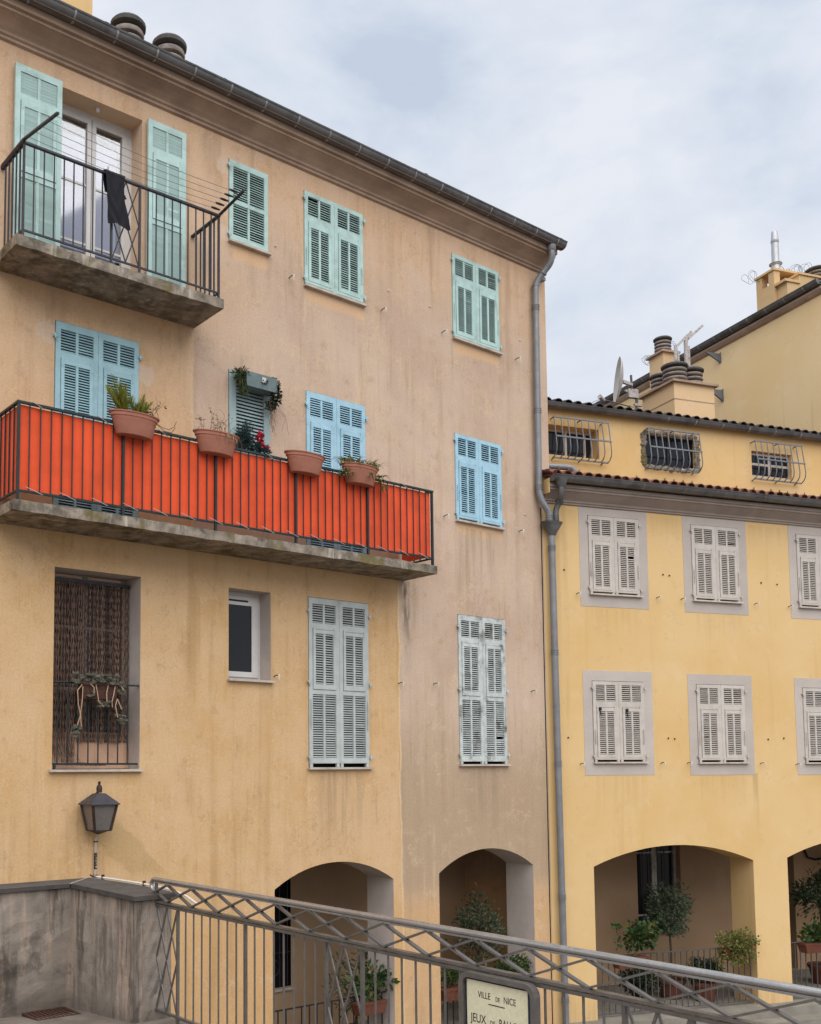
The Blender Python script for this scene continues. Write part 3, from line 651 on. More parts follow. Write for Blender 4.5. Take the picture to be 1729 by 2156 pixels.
m = MB(); m.lathe([(.03, 0), (.03, -.03), (.018, -.05)], (5.36, .12, 8.115), 10); m.build('ceiling_spot', 'white_pvc', LB, True)
# small window beside the kitchen door (grey pane, white frame)
m = MB(); y = .27; x0, x1, z0, z1 = 7.222, 7.888, 1.122, 2.308
m.box(x0, x0 + .06, y - .02, y + .05, z0, z1); m.box(x1 - .06, x1, y - .02, y + .05, z0, z1); m.box(x0 + .06, x1 - .06, y - .02, y + .05, z1 - .06, z1); m.box(x0 + .06, x1 - .06, y - .02, y + .05, z0, z0 + .07)
wf = m.build('window_frame', 'white_pvc', LB)
m = MB(); x0 += .05; x1 -= .05; z0 += .06; z1 -= .05
m.box(x0, x0 + .06, y - .045, y - .02, z0, z1); m.box(x1 - .10, x1, y - .045, y - .02, z0, z1); m.box(x0 + .06, x1 - .10, y - .045, y - .02, z1 - .12, z1); m.box(x0 + .06, x1 - .10, y - .045, y - .02, z0, z0 + .07); sash = m.build('sash', 'white_pvc', wf)
m = MB(); m.box(x0 + .06, x1 - .06, y - .035, y - .03, z0 + .07, z1 - .12); m.build('pane', 'grey_glass', wf)
m = MB(); m.box(x0 + .1, x1 - .16, y - .048, y - .0455, z1 - .075, z1 - .05); m.build('vent', 'black_plastic', wf)
# window with pale surround and roller louvre behind the flower boxes
a, b, c, d = wins['Bs']; m = MB(); y0 = -.012
m.box(a, a + .11, y0, .03, c, d); m.box(b - .10, b, y0, .03, c, d); m.box(a + .11, b - .10, y0, .03, d - .1, d); m.box(a + .11, b - .10, y0, .03, c, c + .05); wf = m.build('window_frame', 'frame_pale', LB)
me = MB().boxm(Matrix.Rotation(rad(52), 4, 'X'), (b - a - .21) / 2 - .002, .024, .003).mesh('slat', 'frame_pale')
for i in range(21): inst('slat', me, wf, ((a + .11 + b - .10) / 2, .012, c + .075 + i * .047), (random.gauss(0, .02), 0, 0))
pane(LB, wins['Bs'], .1)
# beaded door opening, first floor left
m = MB(); y = .38
for x0, x1 in ((4.832, 4.90), (5.36, 5.42), (5.88, 5.948)): m.box(x0, x1, y - .02, y + .04, .32, 2.308)
for z in (.32, .92, 1.66, 2.24): m.box(4.90, 5.36, y - .01, y + .03, z, z + .035); m.box(5.42, 5.88, y - .01, y + .03, z, z + .035)
wf = m.build('window_frame', 'curtain_pale', LB)
m = MB(); m.box(4.90, 5.88, y + .012, y + .018, .35, 2.25); m.build('pane', 'grey_glass', wf)
m = MB(); m.box(4.84, 5.94, y + .02, y + .03, -.03, .34); m.build('panel_back', 'salmon_panel', wf)
m = MB(); n = 14; xs = [4.84 + 1.1 * i / n for i in range(n + 1)]
for i in range(n): yy = lambda k: .30 + .012 * sin(k * 2.3) + .01 * cos(k * 5.1); m.quad((xs[i], yy(i) - .05, -.015), (xs[i + 1], yy(i + 1) - .05, -.015), (xs[i + 1], yy(i + 1), .42), (xs[i], yy(i), .42))
m.build('cloth_guard', 'salmon_panel', LB, True)
m = MB(); m.box(4.85, 5.93, .24, .30, 2.20, 2.235); m.build('curtain_rail', 'iron_dark', LB)
# shutter stays and nail plugs on the render
def stays(b, pts, y=0.0):
    for x, z in pts:
        m = MB(); m.tube([(x, .01, z), (x, -.05, z + .012), (x + .012, -.085, z + .016)], .0075, 6); o = m.build('shutter_stay', 'iron_grey', b)
        q = MB(); q.lathe([(.004, -.075), (.008, -.05), (.0145, 0), (.010, .012)], (x + .018, -.088, z + .014), 8); q.build('stay_tip', 'nail_white', o, True)
def plugs(b, pts, mat='nail_white'):
    for x, z in pts: m = MB(); m.lathe([(.0, -.016), (.013, -.010), (.017, 0), (.013, .010), (0, .016)], (x, -.006, z), 8); m.build('plug', mat, b, True)
stays(LB, [(8.21, 6.73), (9.91, 6.73), (11.17, 6.716), (12.88, 6.70), (11.15, 3.81), (12.87, 3.81), (10.17, 1.196), (10.88, 1.22), (13.09, 1.20), (7.94, 1.19)])
plugs(LB, [(7.98, 7.12), (10.06, 7.08), (10.92, 7.07), (13.0, 7.06), (13.03, 4.12)])
# chimney and cowls on the left roof
def cowl(b, c, r, h, rings=4, mat='cowl_concrete'):
    m = MB(); z = 0; p = h / (rings + 1)
    for i in range(rings):
        z = i * p; m.lathe([(r * .80, z), (r * .96, z + .012), (r, z + p * .34), (r * .96, z + p * .62), (r * .80, z + p * .66)], c, 22)
    o = m.build('cowl', mat, b, True)
    q = MB(); q.lathe([(r * .62, 0), (r * .62, h * .86)], c, 14); q.build('cowl_core', 'dark_void', o, True)
    q = MB(); z = rings * p; q.lathe([(r * .9, z), (r * 1.09, z + .02), (r * 1.1, z + p * .55), (r * .95, z + p * .85), (r * .3, z + p * 1.05), (.001, z + p * 1.08)], c, 22); q.build('cowl_cap', 'cowl_cap', o, True)
ch = thing('chimney', 'squat pair of round slatted chimney cowls showing above the left gutter', 'chimney', FL, (6.75, 1.2, 9.2))
m = MB(); m.box(6.0, 7.5, .9, 1.5, 9.0, 9.70); m.build('stack', 'facade_right', ch)
cowl(ch, (6.33, 1.2, 9.70), .225, .65); cowl(ch, (6.99, 1.2, 9.70), .225, .65)
ch = thing('chimney', 'plain ochre chimney block cut off by the top left corner', 'chimney', FL, (5.3, 2.1, 9.2))
m = MB(); m.box(4.6, 5.93, 1.5, 2.6, 9.0, 11.6); m.build('stack', 'facade_right', ch)
m = MB(); m.box(4.55, 5.98, 1.45, 2.65, 11.6, 11.68); m.build('cap', 'cowl_concrete', ch)

# ------------------------------------------------------------------ balcony railings
def lattice(m, p, q, z0, z1, w, h):              # two columns of crossed flats between two uprights, plan points p and q
    P = lambda t, f: (p[0] + (q[0] - p[0]) * t, p[1] + (q[1] - p[1]) * t, z0 + (z1 - z0) * f)
    n = Vector((q[1] - p[1], p[0] - q[0], 0)).normalized()
    for c0, c1 in ((0, .5), (.5, 1)):
        for f0, f1 in ((0, .5), (.5, 1)):
            m.bar(P(c0, f0), P(c1, f1), w, h, n); m.bar(P(c1, f0), P(c0, f1), w * .96, h * .9, n)
def uprights(parent, pts, z0, z1, w, mat, name='baluster', round_=False):
    q = MB()
    if round_: q.tube([(0, 0, 0), (0, 0, z1 - z0)], w / 2, 8)
    else: q.box(-w / 2, w / 2, -w / 2, w / 2, 0, z1 - z0)
    me = q.mesh(name, mat)
    for x, y in pts: inst(name, me, parent, (x, y, z0), (0, 0, random.uniform(-.05, .05)))
r1 = thing('balcony_railing', 'dark iron railing with a criss-cross panel on the upper balcony', 'railing', FL, (5.38, -.64, 5.74))
m = MB(); m.box(4.105, 6.668, -.66, -.62, 6.812, 6.836); m.box(4.105, 4.145, -.62, -.01, 6.812, 6.836); m.box(6.628, 6.668, -.62, -.01, 6.812, 6.836); m.build('top_rail', 'iron_dark', r1)
m = MB(); m.box(4.113, 6.66, -.65, -.63, 5.82, 5.84); m.box(4.115, 4.135, -.63, -.01, 5.82, 5.84); m.box(6.638, 6.658, -.63, -.01, 5.82, 5.84); m.build('bottom_rail', 'iron_dark', r1)
uprights(r1, [(4.125 + .1177 * i, -.64) for i in range(1, 9)] + [(5.549 + .1098 * i, -.64) for i in range(1, 10)], 5.84, 6.812, .013, 'iron_dark')
uprights(r1, [(x, -.64 + .106 * i) for x in (4.125, 6.648) for i in range(1, 6)], 5.84, 6.812, .016, 'iron_dark')
uprights(r1, [(4.125, -.64), (5.183, -.64), (5.549, -.64), (6.648, -.64)], 5.735, 6.812, .024, 'iron_dark', 'post')
m = MB(); lattice(m, (5.195, -.64), (5.537, -.64), 5.84, 6.812, .014, .010); m.build('lattice', 'iron_dark', r1)

r2 = thing('balcony_railing', 'dark green iron railing along the long lower balcony', 'railing', FL, (7.2, -.64, 2.835))
m = MB(); m.box(4.095, 10.285, -.662, -.622, 3.902, 3.926); m.box(4.095, 4.135, -.622, -.01, 3.902, 3.926); m.box(10.245, 10.285, -.622, -.01, 3.902, 3.926); m.build('top_rail', 'iron_green', r2)
m = MB(); m.box(4.10, 10.28, -.652, -.632, 2.935, 2.957); m.box(4.105, 4.125, -.632, -.01, 2.935, 2.957); m.box(10.255, 10.275, -.632, -.01, 2.935, 2.957); m.build('bottom_rail', 'iron_green', r2)
px = [4.115, 5.36, 6.61, 7.83, 9.05, 10.265]; bars = []
for a, b in zip(px, px[1:]): bars += [a + (b - a) * i / 10 for i in range(1, 10)]
uprights(r2, [(x, -.642) for x in bars], 2.957, 3.902, .012, 'iron_green'); uprights(r2, [(x, -.642 + .126 * i) for x in (4.115, 10.265) for i in range(1, 5)], 2.957, 3.902, .015, 'iron_green')
uprights(r2, [(x, -.642) for x in px], 2.83, 3.902, .030, 'iron_green', 'post')

oc = thing('balcony_screen', 'bright orange fabric screen laced inside the lower balcony railing', 'screen', FL, (7.2, -.61, 2.97))
m = MB(); path = []
for i in range(13): path.append((4.135, -.03 - .585 * i / 12))
N_ = 420
for i in range(1, N_): path.append((4.135 + 6.11 * i / N_, -.615))
for i in range(13): path.append((10.245, -.615 + .585 * i / 12))
nz = 12; V = []
for i, (x, y) in enumerate(path):
    if 13 <= i < len(path) - 13:
        k = (x - 4.115) / .1235; bul = .003 * abs(sin(pi * k)) + .004 * sin(x * 3.1) + .002 * sin(x * 11 + 1)
    else: bul = .004 * sin(i * 1.3)
    for j in range(nz + 1):
        f = j / nz; z = 2.972 + (3.893 - 2.972) * f
        if j == 0: z += .0015 * sin(x * 7.1)
        if j == nz: z -= .006 * (abs(sin(x * 8.2)) ** 3)
        fold = .0025 * sin(x * 6.3 + f * 3 + sin(x * 1.7)) * (1 - f) + .0025 * sin(x * 23 + f * 7 + 3 * sin(x * 2.3)) * (1 - f) ** 2 * (.5 + .5 * sin(x * 1.9))
        if 13 <= i < len(path) - 13: V.append((x, y - bul * .6 + fold, z))
        else: V.append((x + bul, y, z))
F_ = [(i * (nz + 1) + j, (i + 1) * (nz + 1) + j, (i + 1) * (nz + 1) + j + 1, i * (nz + 1) + j + 1) for i in range(len(path) - 1) for j in range(nz)]
m.add(V, F_).build('fabric', 'orange_cloth', oc, True)
for i in range(16):
    x = 4.2 + .385 * i
    m = MB(); m.tube([(x, -.66, 2.99), (x + .07, -.672, 2.966), (x + .19, -.664, 2.93)], .0045, 5); m.build('cord', 'peg_grey', oc)
    if i % 2 == 0: m = MB(); m.tube([(x + .05, -.672, 3.932), (x + .1, -.674, 3.915), (x + .2, -.655, 3.875)], .0045, 5); m.build('cord', 'peg_grey', oc)

# clothesline arms with five wires, and the garment hung on the rail
cl = thing('clothesline', 'clothes drying lines strung between two dark iron arms over the upper balcony', 'clothesline', FL, (5.4, -.9, 6.8))
m = MB(); m.bar((4.115, -.01, 6.85), (4.115, -.66, 6.846), .03, .03); m.bar((4.115, -.66, 6.846), (4.12, -1.54, 6.68), .03, .022); m.build('arm', 'iron_dark', cl)
m = MB(); m.bar((6.672, .08, 6.85), (6.672, -.60, 6.85), .03, .03); m.bar((6.672, -.60, 6.85), (6.672, -1.16, 6.915), .026, .026); m.build('arm', 'black_iron', cl)
for i in range(5):
    t = i / 4; a = Vector((4.12, -.74 - .70 * t, 6.84 - .125 * t)); b = Vector((6.60, -.66 - .40 * t, 6.89 + .04 * t)); m = MB()
    m.tube([a.lerp(b, k / 10) - Vector((0, 0, .045 * sin(pi * k / 10))) for k in range(11)], .0028, 5); m.build('wire', 'clothes_wire', cl)
    m = MB(); m.tube([b + Vector((-.07, 0, 0)), b + Vector((-.02, 0, .002)), b + Vector((.05, 0, .004))], [.012, .016, .010], 7); m.build('tensioner', 'black_plastic', cl, True)
gm = thing('black_garment', 'black piece of clothing pegged over the upper balcony rail', 'clothing', FL, (5.24, -.68, 6.2))
m = MB(); nu, nv = 22, 30; V = []
for j in range(nv + 1):
    f = j / nv
    for i in range(nu + 1):
        t = i / nu
        xl = 5.06 + .035 * f; xr = 5.35 - .03 * sin(pi * min(f * 1.2, 1)) + .07 * f * f
        if f > .9 and t < .3: pass
        x = 5.21 + (xl + (xr - xl) * t - 5.21) * .88
        zb = 6.20 + .035 * sin(pi * t * 1.1) - .02 * t + .05 * (t > .9) * (t - .9) * 8
        z = 6.842 + (zb - 6.842) * f - .015 * sin(pi * t) * (1 - f)
        y = -.692 - .014 * f ** .5 - .007 * sin(11 * t + 4 * f) - .007 * sin(16 * (f - .5 * (1 - abs(2 * t - 1)) + .2)) * f
        V.append((x, y, z))
F_ = [(j * (nu + 1) + i, j * (nu + 1) + i + 1, (j + 1) * (nu + 1) + i + 1, (j + 1) * (nu + 1) + i) for j in range(nv) for i in range(nu)]
m.add(V, F_); back = [(x, -.612 + .004 * (k % 3), 6.842 - (6.842 - z) * .35) for k, (x, y, z) in enumerate(V)]
m.add(back, [tuple(reversed(f)) for f in F_]); m.add([(V[i][0], y, z) for i in range(nu + 1) for y, z in ((-.690, 6.842), (-.64, 6.858), (-.612, 6.842))], [(i * 3 + k, i * 3 + k + 1, i * 3 + k + 4, i * 3 + k + 3) for i in range(nu) for k in range(2)])
m.build('cloth', 'black_cloth', gm, True)
m = MB(); m.box(5.375, 5.39, -.735, -.728, 6.25, 6.28); m.build('label_tab', 'peg_grey', gm)
for x in (5.12, 5.29):
    m = MB()
    for s in (-1, 1): m.bar((x + .002, -.668 - .004 * s, 6.80), (x + .006, -.66 - .013 * s, 6.905), .012, .006)
    m.build('peg', 'peg_grey', gm)

# ------------------------------------------------------------------ planting helpers
def leaves(m, c, rad3, n, size, seed=0, asp=.45, fill=.55, droop=0.0, cut=None):
    R = random.Random(seed); c = Vector(c)
    while n > 0:
        d = Vector((R.gauss(0, 1), R.gauss(0, 1), R.gauss(0, 1))).normalized(); r = R.random() ** fill
        r *= 1 + .18 * sin(5 * d.x + 3 * d.z + seed) + .12 * sin(9 * d.y - 4 * d.z)
        p = c + Vector((d.x * rad3[0] * r, d.y * rad3[1] * r, d.z * rad3[2] * r)); n -= 1
        if cut and cut(p): continue
        a = (d + Vector((R.gauss(0, .6), R.gauss(0, .6), R.gauss(0, .6) - droop))).normalized(); u = a.cross(Vector((R.gauss(0, 1), R.gauss(0, 1), R.gauss(0, 1)))).normalized()
        w = a.cross(u) * .18; s = size * R.uniform(.6, 1.25); q = u * asp * s * .5
        m.add([p, p + a * s * .5 + q + w * s * .4, p + a * s, p + a * s * .5 - q + w * s * .4], [(0, 1, 2, 3)])
def blades(m, c, n, L, spread, seed=0, w=.006, up=1.0, base=(.05, .03), sag=1.0):
    R = random.Random(seed)
    for _ in range(n):
        a = R.uniform(0, 2 * pi); p = Vector(c) + Vector((R.gauss(0, base[0]), R.gauss(0, base[1]), 0)); l = L * R.uniform(.5, 1.1); k = spread * R.uniform(.3, 1.2)
        d = Vector((cos(a), sin(a), 0)); pts = []
        for i in range(6): t = i / 5; pts.append(p + d * (k * l * t) + Vector((0, 0, l * (up * t - sag * t * t * .9))))
        side = d.cross(Vector((0, 0, 1))).normalized()
        for i in range(5):
            wa, wb = w * (1 - i / 5) + .0012, w * (1 - (i + 1) / 5) + .0008; m.quad(pts[i] - side * wa, pts[i] + side * wa, pts[i + 1] + side * wb, pts[i + 1] - side * wb)
def twigs(m, c, n, L, seed=0, r=.004, spread=.5, base=(.06, .03), lean=(0, 0), bend=.25):
    R = random.Random(seed); tips = []
    for _ in range(n):
        p = Vector(c) + Vector((R.gauss(0, base[0]), R.gauss(0, base[1]), 0)); d = Vector((R.gauss(0, spread) + lean[0], R.gauss(0, spread * .7) + lean[1], 1)).normalized(); l = L * R.uniform(.45, 1.1); pts = [p]
        for i in range(5): d = (d + Vector((R.gauss(0, bend), R.gauss(0, bend), R.gauss(0, bend * .5)))).normalized(); pts.append(pts[-1] + d * l / 5)
        m.tube(pts, [r * (1 - .14 * i) for i in range(6)], 5, False); tips.append(pts[-1]); tips.append(pts[3])
    return tips
def oval_pot(t, cx, cy, z0, z1, lx=.31, ly=.135):
    m = MB(); h = z1 - z0; c = (cx, cy, z0); r0 = .74
    m.lathe([(r0 * .96, 0), (r0, .008), (.90, h * .76), (.905, h * .77), (.93, h * .79), (.955, h * .80), (.975, h * .93), (1.04, h * .955), (1.045, h), (.96, h), (.92, h * .9)], c, 36, lx, ly)
    for f in (.60, .64, .68): m.lathe([(.74 + .21 * f, h * f), (.752 + .21 * f, h * (f + .008)), (.74 + .21 * f + .004, h * (f + .016))], c, 36, lx, ly)
    p = m.build('pot', 'terracotta_pot', t, True)
    m = MB(); m.lathe([(.93, 0), (.001, .012)], (cx, cy, z1 - .025), 24, lx, ly); m.build('soil', 'soil', t)
    return p
PY = -.685
def fern(m, c, n, L, seed, lean=0.0):            # plume fronds with needle leaflets
    R = random.Random(seed)
    for _ in range(n):
        p = Vector(c) + Vector((R.gauss(0, .03), R.gauss(0, .02), 0)); d = Vector((R.gauss(lean, .28), R.gauss(0, .2), 1)).normalized(); l = L * R.uniform(.55, 1.05)
        for i in range(26):
            t = i / 25; q = p + d * l * t; w = .075 * (sin(pi * min(t * 1.0 + .1, 1)) ** .6)
            for k in range(9):
                a = R.uniform(0, 6.28); s = Vector((cos(a) * w, sin(a) * w, w * .9)); e = d.cross(s).normalized() * .0036
                m.add([q - e, q + e, q + s * R.uniform(.6, 1.1)], [(0, 1, 2)])
t = thing('potted_plant', 'oval terracotta trough with a feathery green fern and bare twigs, leftmost on the rail', 'plant pot', FL, (5.475, PY, 3.78), 'oval troughs hung on the balcony rail')
oval_pot(t, 5.475, PY, 3.775, 4.03)
m = MB(); fern(m, (5.36, PY, 4.0), 9, .52, 3, -.32); fern(m, (5.38, PY, 4.0), 7, .42, 4, -.08); fern(m, (5.50, PY, 4.0), 5, .34, 5, .1); fern(m, (5.60, PY, 4.0), 2, .52, 8, .0); m.build('fern', 'leaf_fern', t)
m = MB(); tp = twigs(m, (5.63, PY, 4.0), 13, .30, 5, .0038, .38, (.06, .03)); twigs(m, (5.30, PY, 4.0), 9, .30, 15, .002, .3, (.04, .03), (-.9, 0))
m.tube([(5.74, PY, 4.0), (5.83, PY - .02, 3.95), (5.92, PY - .02, 3.945), (5.99, PY - .02, 3.99), (6.02, PY - .02, 4.06)], .004, 5); m.tube([(5.76, PY, 3.99), (5.85, PY - .03, 3.91), (5.95, PY - .03, 3.91), (6.0, PY - .03, 3.98)], .004, 5); m.build('twigs', 'dead_stem', t)
m = MB(); [leaves(m, p, (.03, .03, .03), 4, .05, i) for i, p in enumerate(tp[:10])]; leaves(m, (5.62, PY, 4.03), (.1, .05, .03), 26, .045, 77); m.build('leaf', 'leaf_dark', t)
t = thing('potted_plant', 'oval terracotta trough with withered stalks and straw, second on the rail', 'plant pot', FL, (6.59, PY, 3.78), 'oval troughs hung on the balcony rail')
oval_pot(t, 6.59, PY, 3.77, 4.025)
m = MB(); tp = twigs(m, (6.53, PY, 4.0), 9, .36, 21, .0038, .22, (.1, .03)); twigs(m, (6.72, PY, 4.0), 6, .33, 22, .0034, .25, (.05, .03), (.15, 0)); m.build('twigs', 'dead_stem', t)
m = MB(); [leaves(m, p, (.025, .02, .05), 5, .035, 40 + i) for i, p in enumerate(tp)]; blades(m, (6.71, PY - .05, 4.01), 60, .20, .8, 6, .005, .35, (.08, .04), 1.1); blades(m, (6.66, PY - .1, 4.02), 26, .22, .3, 7, .004, .1, (.06, .03), 1.2); m.build('straw', 'leaf_dry', t)
t = thing('potted_plant', 'empty oval terracotta trough, third on the rail', 'plant pot', FL, (7.95, PY, 3.78), 'oval troughs hung on the balcony rail')
oval_pot(t, 7.95, PY, 3.765, 4.02)
m = MB(); blades(m, (7.85, PY - .1, 4.01), 5, .13, .6, 8, .003, .3, (.03, .02), 1.3); m.build('straw', 'leaf_dry', t)
t = thing('potted_plant', 'oval terracotta trough spilling striped spider plants, rightmost on the rail', 'plant pot', FL, (8.88, PY, 3.78), 'oval troughs hung on the balcony rail')
oval_pot(t, 8.88, PY, 3.775, 4.03)
m = MB()
for i, x in enumerate((8.62, 8.70, 8.78, 8.87, 8.96, 9.05, 9.13)): blades(m, (x, PY, 4.01), 34, .26, .75, 60 + i, .009, 1.25, (.035, .05), 1.1)
for i, (x, y, z) in enumerate(((9.24, PY - .02, 3.95), (9.22, PY - .05, 3.88), (9.26, PY - .03, 3.80), (8.57, PY - .05, 3.93), (8.60, PY - .1, 3.86), (8.55, PY - .04, 3.87), (8.94, PY - .16, 3.90))): blades(m, (x, y, z), 34 if i < 6 else 12, .15, .8, 80 + i, .008, .5, (.02, .02), 1.0)
m.build('spider_plant', 'leaf_spider', t)
# flower boxes on the louvred window
t = thing('window_box', 'grey-green metal box with ivy hung across the top of the louvred window', 'planter', FL, (7.6, -.15, 4.98))
m = MB(); x0, x1, y0, y1, z0, z1 = 7.37, 7.86, -.20, -.03, 4.965, 5.16
m.box(x0, x1, y0, y0 + .008, z0, z1); m.box(x0, x1, y1 - .008, y1, z0, z1); m.box(x0, x0 + .008, y0 + .008, y1 - .008, z0, z1); m.box(x1 - .008, x1, y0 + .008, y1 - .008, z0, z1); m.box(x0 + .008, x1 - .008, y0 + .008, y1 - .008, z0, z0 + .008); m.build('box', 'box_green_grey', t)
m = MB(); m.box(7.615, 7.675, -.206, -.2005, 5.055, 5.125); m.build('white_tag', 'white_pvc', t)
m = MB(); m.tube([(7.80, -.03, 5.15), (7.80, -.03, 5.21), (7.855, -.10, 5.21), (7.86, -.2, 5.165)], .005, 5); m.tube([(7.26, -.16, 5.0), (7.26, -.18, 4.86), (7.31, -.19, 4.85)], .005, 5); m.build('hanger', 'black_iron', t)
m = MB(); blades(m, (7.34, -.12, 5.14), 90, .20, .7, 31, .006, .7, (.06, .05), 1.2); blades(m, (7.31, -.17, 5.02), 60, .20, .35, 32, .006, -.1, (.035, .03), .9); blades(m, (7.33, -.18, 4.90), 30, .16, .2, 33, .005, -.3, (.02, .02), .6); leaves(m, (7.3, -.14, 5.1), (.09, .06, .10), 120, .07, 5, .25); m.build('asparagus_fern', 'leaf_green', t)
m = MB(); leaves(m, (7.88, -.14, 5.05), (.05, .07, .10), 150, .045, 11, .7); leaves(m, (7.87, -.15, 4.90), (.07, .07, .10), 160, .045, 12, .7); leaves(m, (7.80, -.13, 4.80), (.09, .05, .07), 110, .04, 13, .7); leaves(m, (7.66, -.205, 5.07), (.03, .012, .035), 30, .035, 14, .7); m.build('ivy', 'leaf_ivy', t)
m = MB(); R = random.Random(9)
for i in range(12):
    p = Vector((R.uniform(7.70, 7.92), -.14, 4.85)); pts = [p]
    for k in range(6): p = p + Vector((R.gauss(.0, .03), R.gauss(0, .01), -R.uniform(.03, .09))); pts.append(p)
    m.tube(pts, .0022, 4, False)
m.build('runners', 'dead_stem', t)
t = thing('window_box', 'grey window box with a blue-green bush and red cyclamen below the louvred window', 'planter', FL, (7.55, -.13, 4.0))
m = MB(); m.box(7.18, 7.90, -.22, -.03, 3.985, 4.09); m.build('box', 'box_green_grey', t)
m = MB(); leaves(m, (7.36, -.14, 4.25), (.10, .07, .17), 420, .085, 51, .16, .6); leaves(m, (7.42, -.14, 4.33), (.05, .05, .16), 220, .085, 52, .14, .6); blades(m, (7.38, -.14, 4.1), 40, .34, .25, 53, .004, 1.0, (.07, .04), .15); m.build('bush', 'leaf_blue', t)
m = MB(); leaves(m, (7.62, -.15, 4.14), (.13, .06, .07), 90, .075, 54, .9, .6); m.build('leaf', 'leaf_blue', t)
m = MB(); leaves(m, (7.585, -.17, 4.31), (.035, .03, .065), 55, .05, 55, .8, .6); leaves(m, (7.70, -.17, 4.215), (.045, .03, .035), 40, .045, 56, .8, .6); m.build('flower', 'petal_red', t)
m = MB(); [m.tube([(7.60 + .02 * i, -.15, 4.1), (7.59 + .03 * i, -.165, 4.26 - .02 * i)], .003, 4) for i in range(4)]; m.build('stem', 'dead_stem', t)

# ------------------------------------------------------------------ beaded curtain, guard rail and succulents of the first-floor door
t = thing('bead_curtain', 'brown beaded string curtain hanging in the tall first-floor opening', 'curtain', FL, (5.39, .27, .3))
R = random.Random(4); m = MB()
me = {}
for i in range(136):
    x = 4.85 + 1.07 * i / 135; gathered = x < 5.25; q = m; z = 2.20; zb = .30 if not gathered else .06; dx = 0; yb = .26 + R.uniform(-.012, .012); ph = R.uniform(0, 6)
    q.cur = 0 if R.random() < .45 else 1
    n = 46
    pts = [(x + (.006 * sin(k * 1.7 + ph)) + (-.05 * (x - 5.02) * (k / n) ** 2 * 3 if gathered else 0), yb, z - (z - zb) * k / n) for k in range(n + 1)]
    q.tube(pts, [.0022 if k % 2 else .0052 for k in range(n + 1)], 4, False)
stuff(m.build('strands', ['bead', 'bead_dark'], t))
m = MB()
for i in range(9): x = 4.93 + .03 * i; m.tube([(x, .2, .34), (x + .02 * R.gauss(0, 1), .12, .18), (x + .05, .08, .06), (x + .12 + .03 * i, .05, .02)], .0045, 4)
m.build('trailing_strands', 'bead', t)
t = thing('window_guard', 'dark green iron guard rail across the tall first-floor opening', 'railing', FL, (5.39, .02, 0))
m = MB(); m.tube([(4.835, .03, .98), (5.945, .03, .98)], .011, 8); m.build('top_rail', 'iron_green', t, True)
m = MB(); m.box(4.835, 5.93, .015, .04, .028, .052); m.box(4.86, 4.885, .015, .04, -.02, .028); m.build('bottom_rail', 'iron_green', t)
uprights(t, [(4.905 + .1275 * i, .028) for i in range(8)], .052, .972, .017, 'iron_green', 'baluster', True)
t = thing('window_box', 'small brown trough of trailing grey succulents on the first-floor guard rail', 'planter', FL, (5.37, -.06, .78))
m = MB(); m.poly([(5.155, -.125), (5.575, -.125), (5.575, .005), (5.155, .005)], .79, .95); m.box(5.14, 5.59, -.138, .012, .95, .975); m.build('trough', 'rust', t)
m = MB(); q = MB(); R = random.Random(12)
def rosette(m, c, r, seed):
    RR = random.Random(seed)
    for k in range(22):
        a = k * 2.4; e = .25 + .9 * (k / 22); d = Vector((cos(a) * cos(e), sin(a) * cos(e), sin(e))).normalized(); u = d.cross(Vector((0, 0, 1))).normalized(); s = r * RR.uniform(.7, 1.1) * (1.1 - .4 * k / 22); c_v = Vector(c)
        m.add([c_v, c_v + d * s * .6 + u * s * .28, c_v + d * s, c_v + d * s * .6 - u * s * .28], [(0, 1, 2, 3)])
for i in range(70): rosette(m, (R.uniform(5.06, 5.70), R.uniform(-.16, .02), R.uniform(.93, 1.07)), R.uniform(.04, .06), i)
for cx, cz, n in ((5.06, .42, 9), (5.62, .56, 11), (5.36, .72, 4), (5.45, .72, 4), (5.24, .84, 3), (5.66, .86, 6), (5.05, .36, 3), (5.31, .9, 2)):
    for i in range(n): rosette(m, (cx + R.gauss(0, .026), -.13 + R.gauss(0, .012), cz + R.gauss(0, .035)), R.uniform(.04, .058), 100 + i)
m.build('rosettes', 'leaf_succulent', t)
for pts in (((5.13, -.13, .95), (5.07, -.14, .88), (5.08, -.14, .72), (5.11, -.14, .60), (5.07, -.13, .46)), ((5.14, -.13, .93), (5.13, -.14, .78), (5.11, -.14, .62), (5.12, -.14, .46)), ((5.22, -.13, .97), (5.27, -.15, .92), (5.27, -.15, .85)), ((5.30, -.13, .97), (5.315, -.15, .85), (5.33, -.15, .76), (5.40, -.15, .70)),
            ((5.46, -.13, .96), (5.43, -.15, .86), (5.44, -.14, .76)), ((5.55, -.13, .95), (5.52, -.15, .84), (5.505, -.14, .76), (5.51, -.14, .70)), ((5.58, -.13, .80), (5.55, -.14, .72), (5.58, -.14, .58)), ((5.58, -.13, .80), (5.63, -.14, .68)), ((5.62, -.12, .97), (5.66, -.14, .9))): q.tube(pts, .0065, 5)
q.build('stems', 'salmon_panel', t, True)

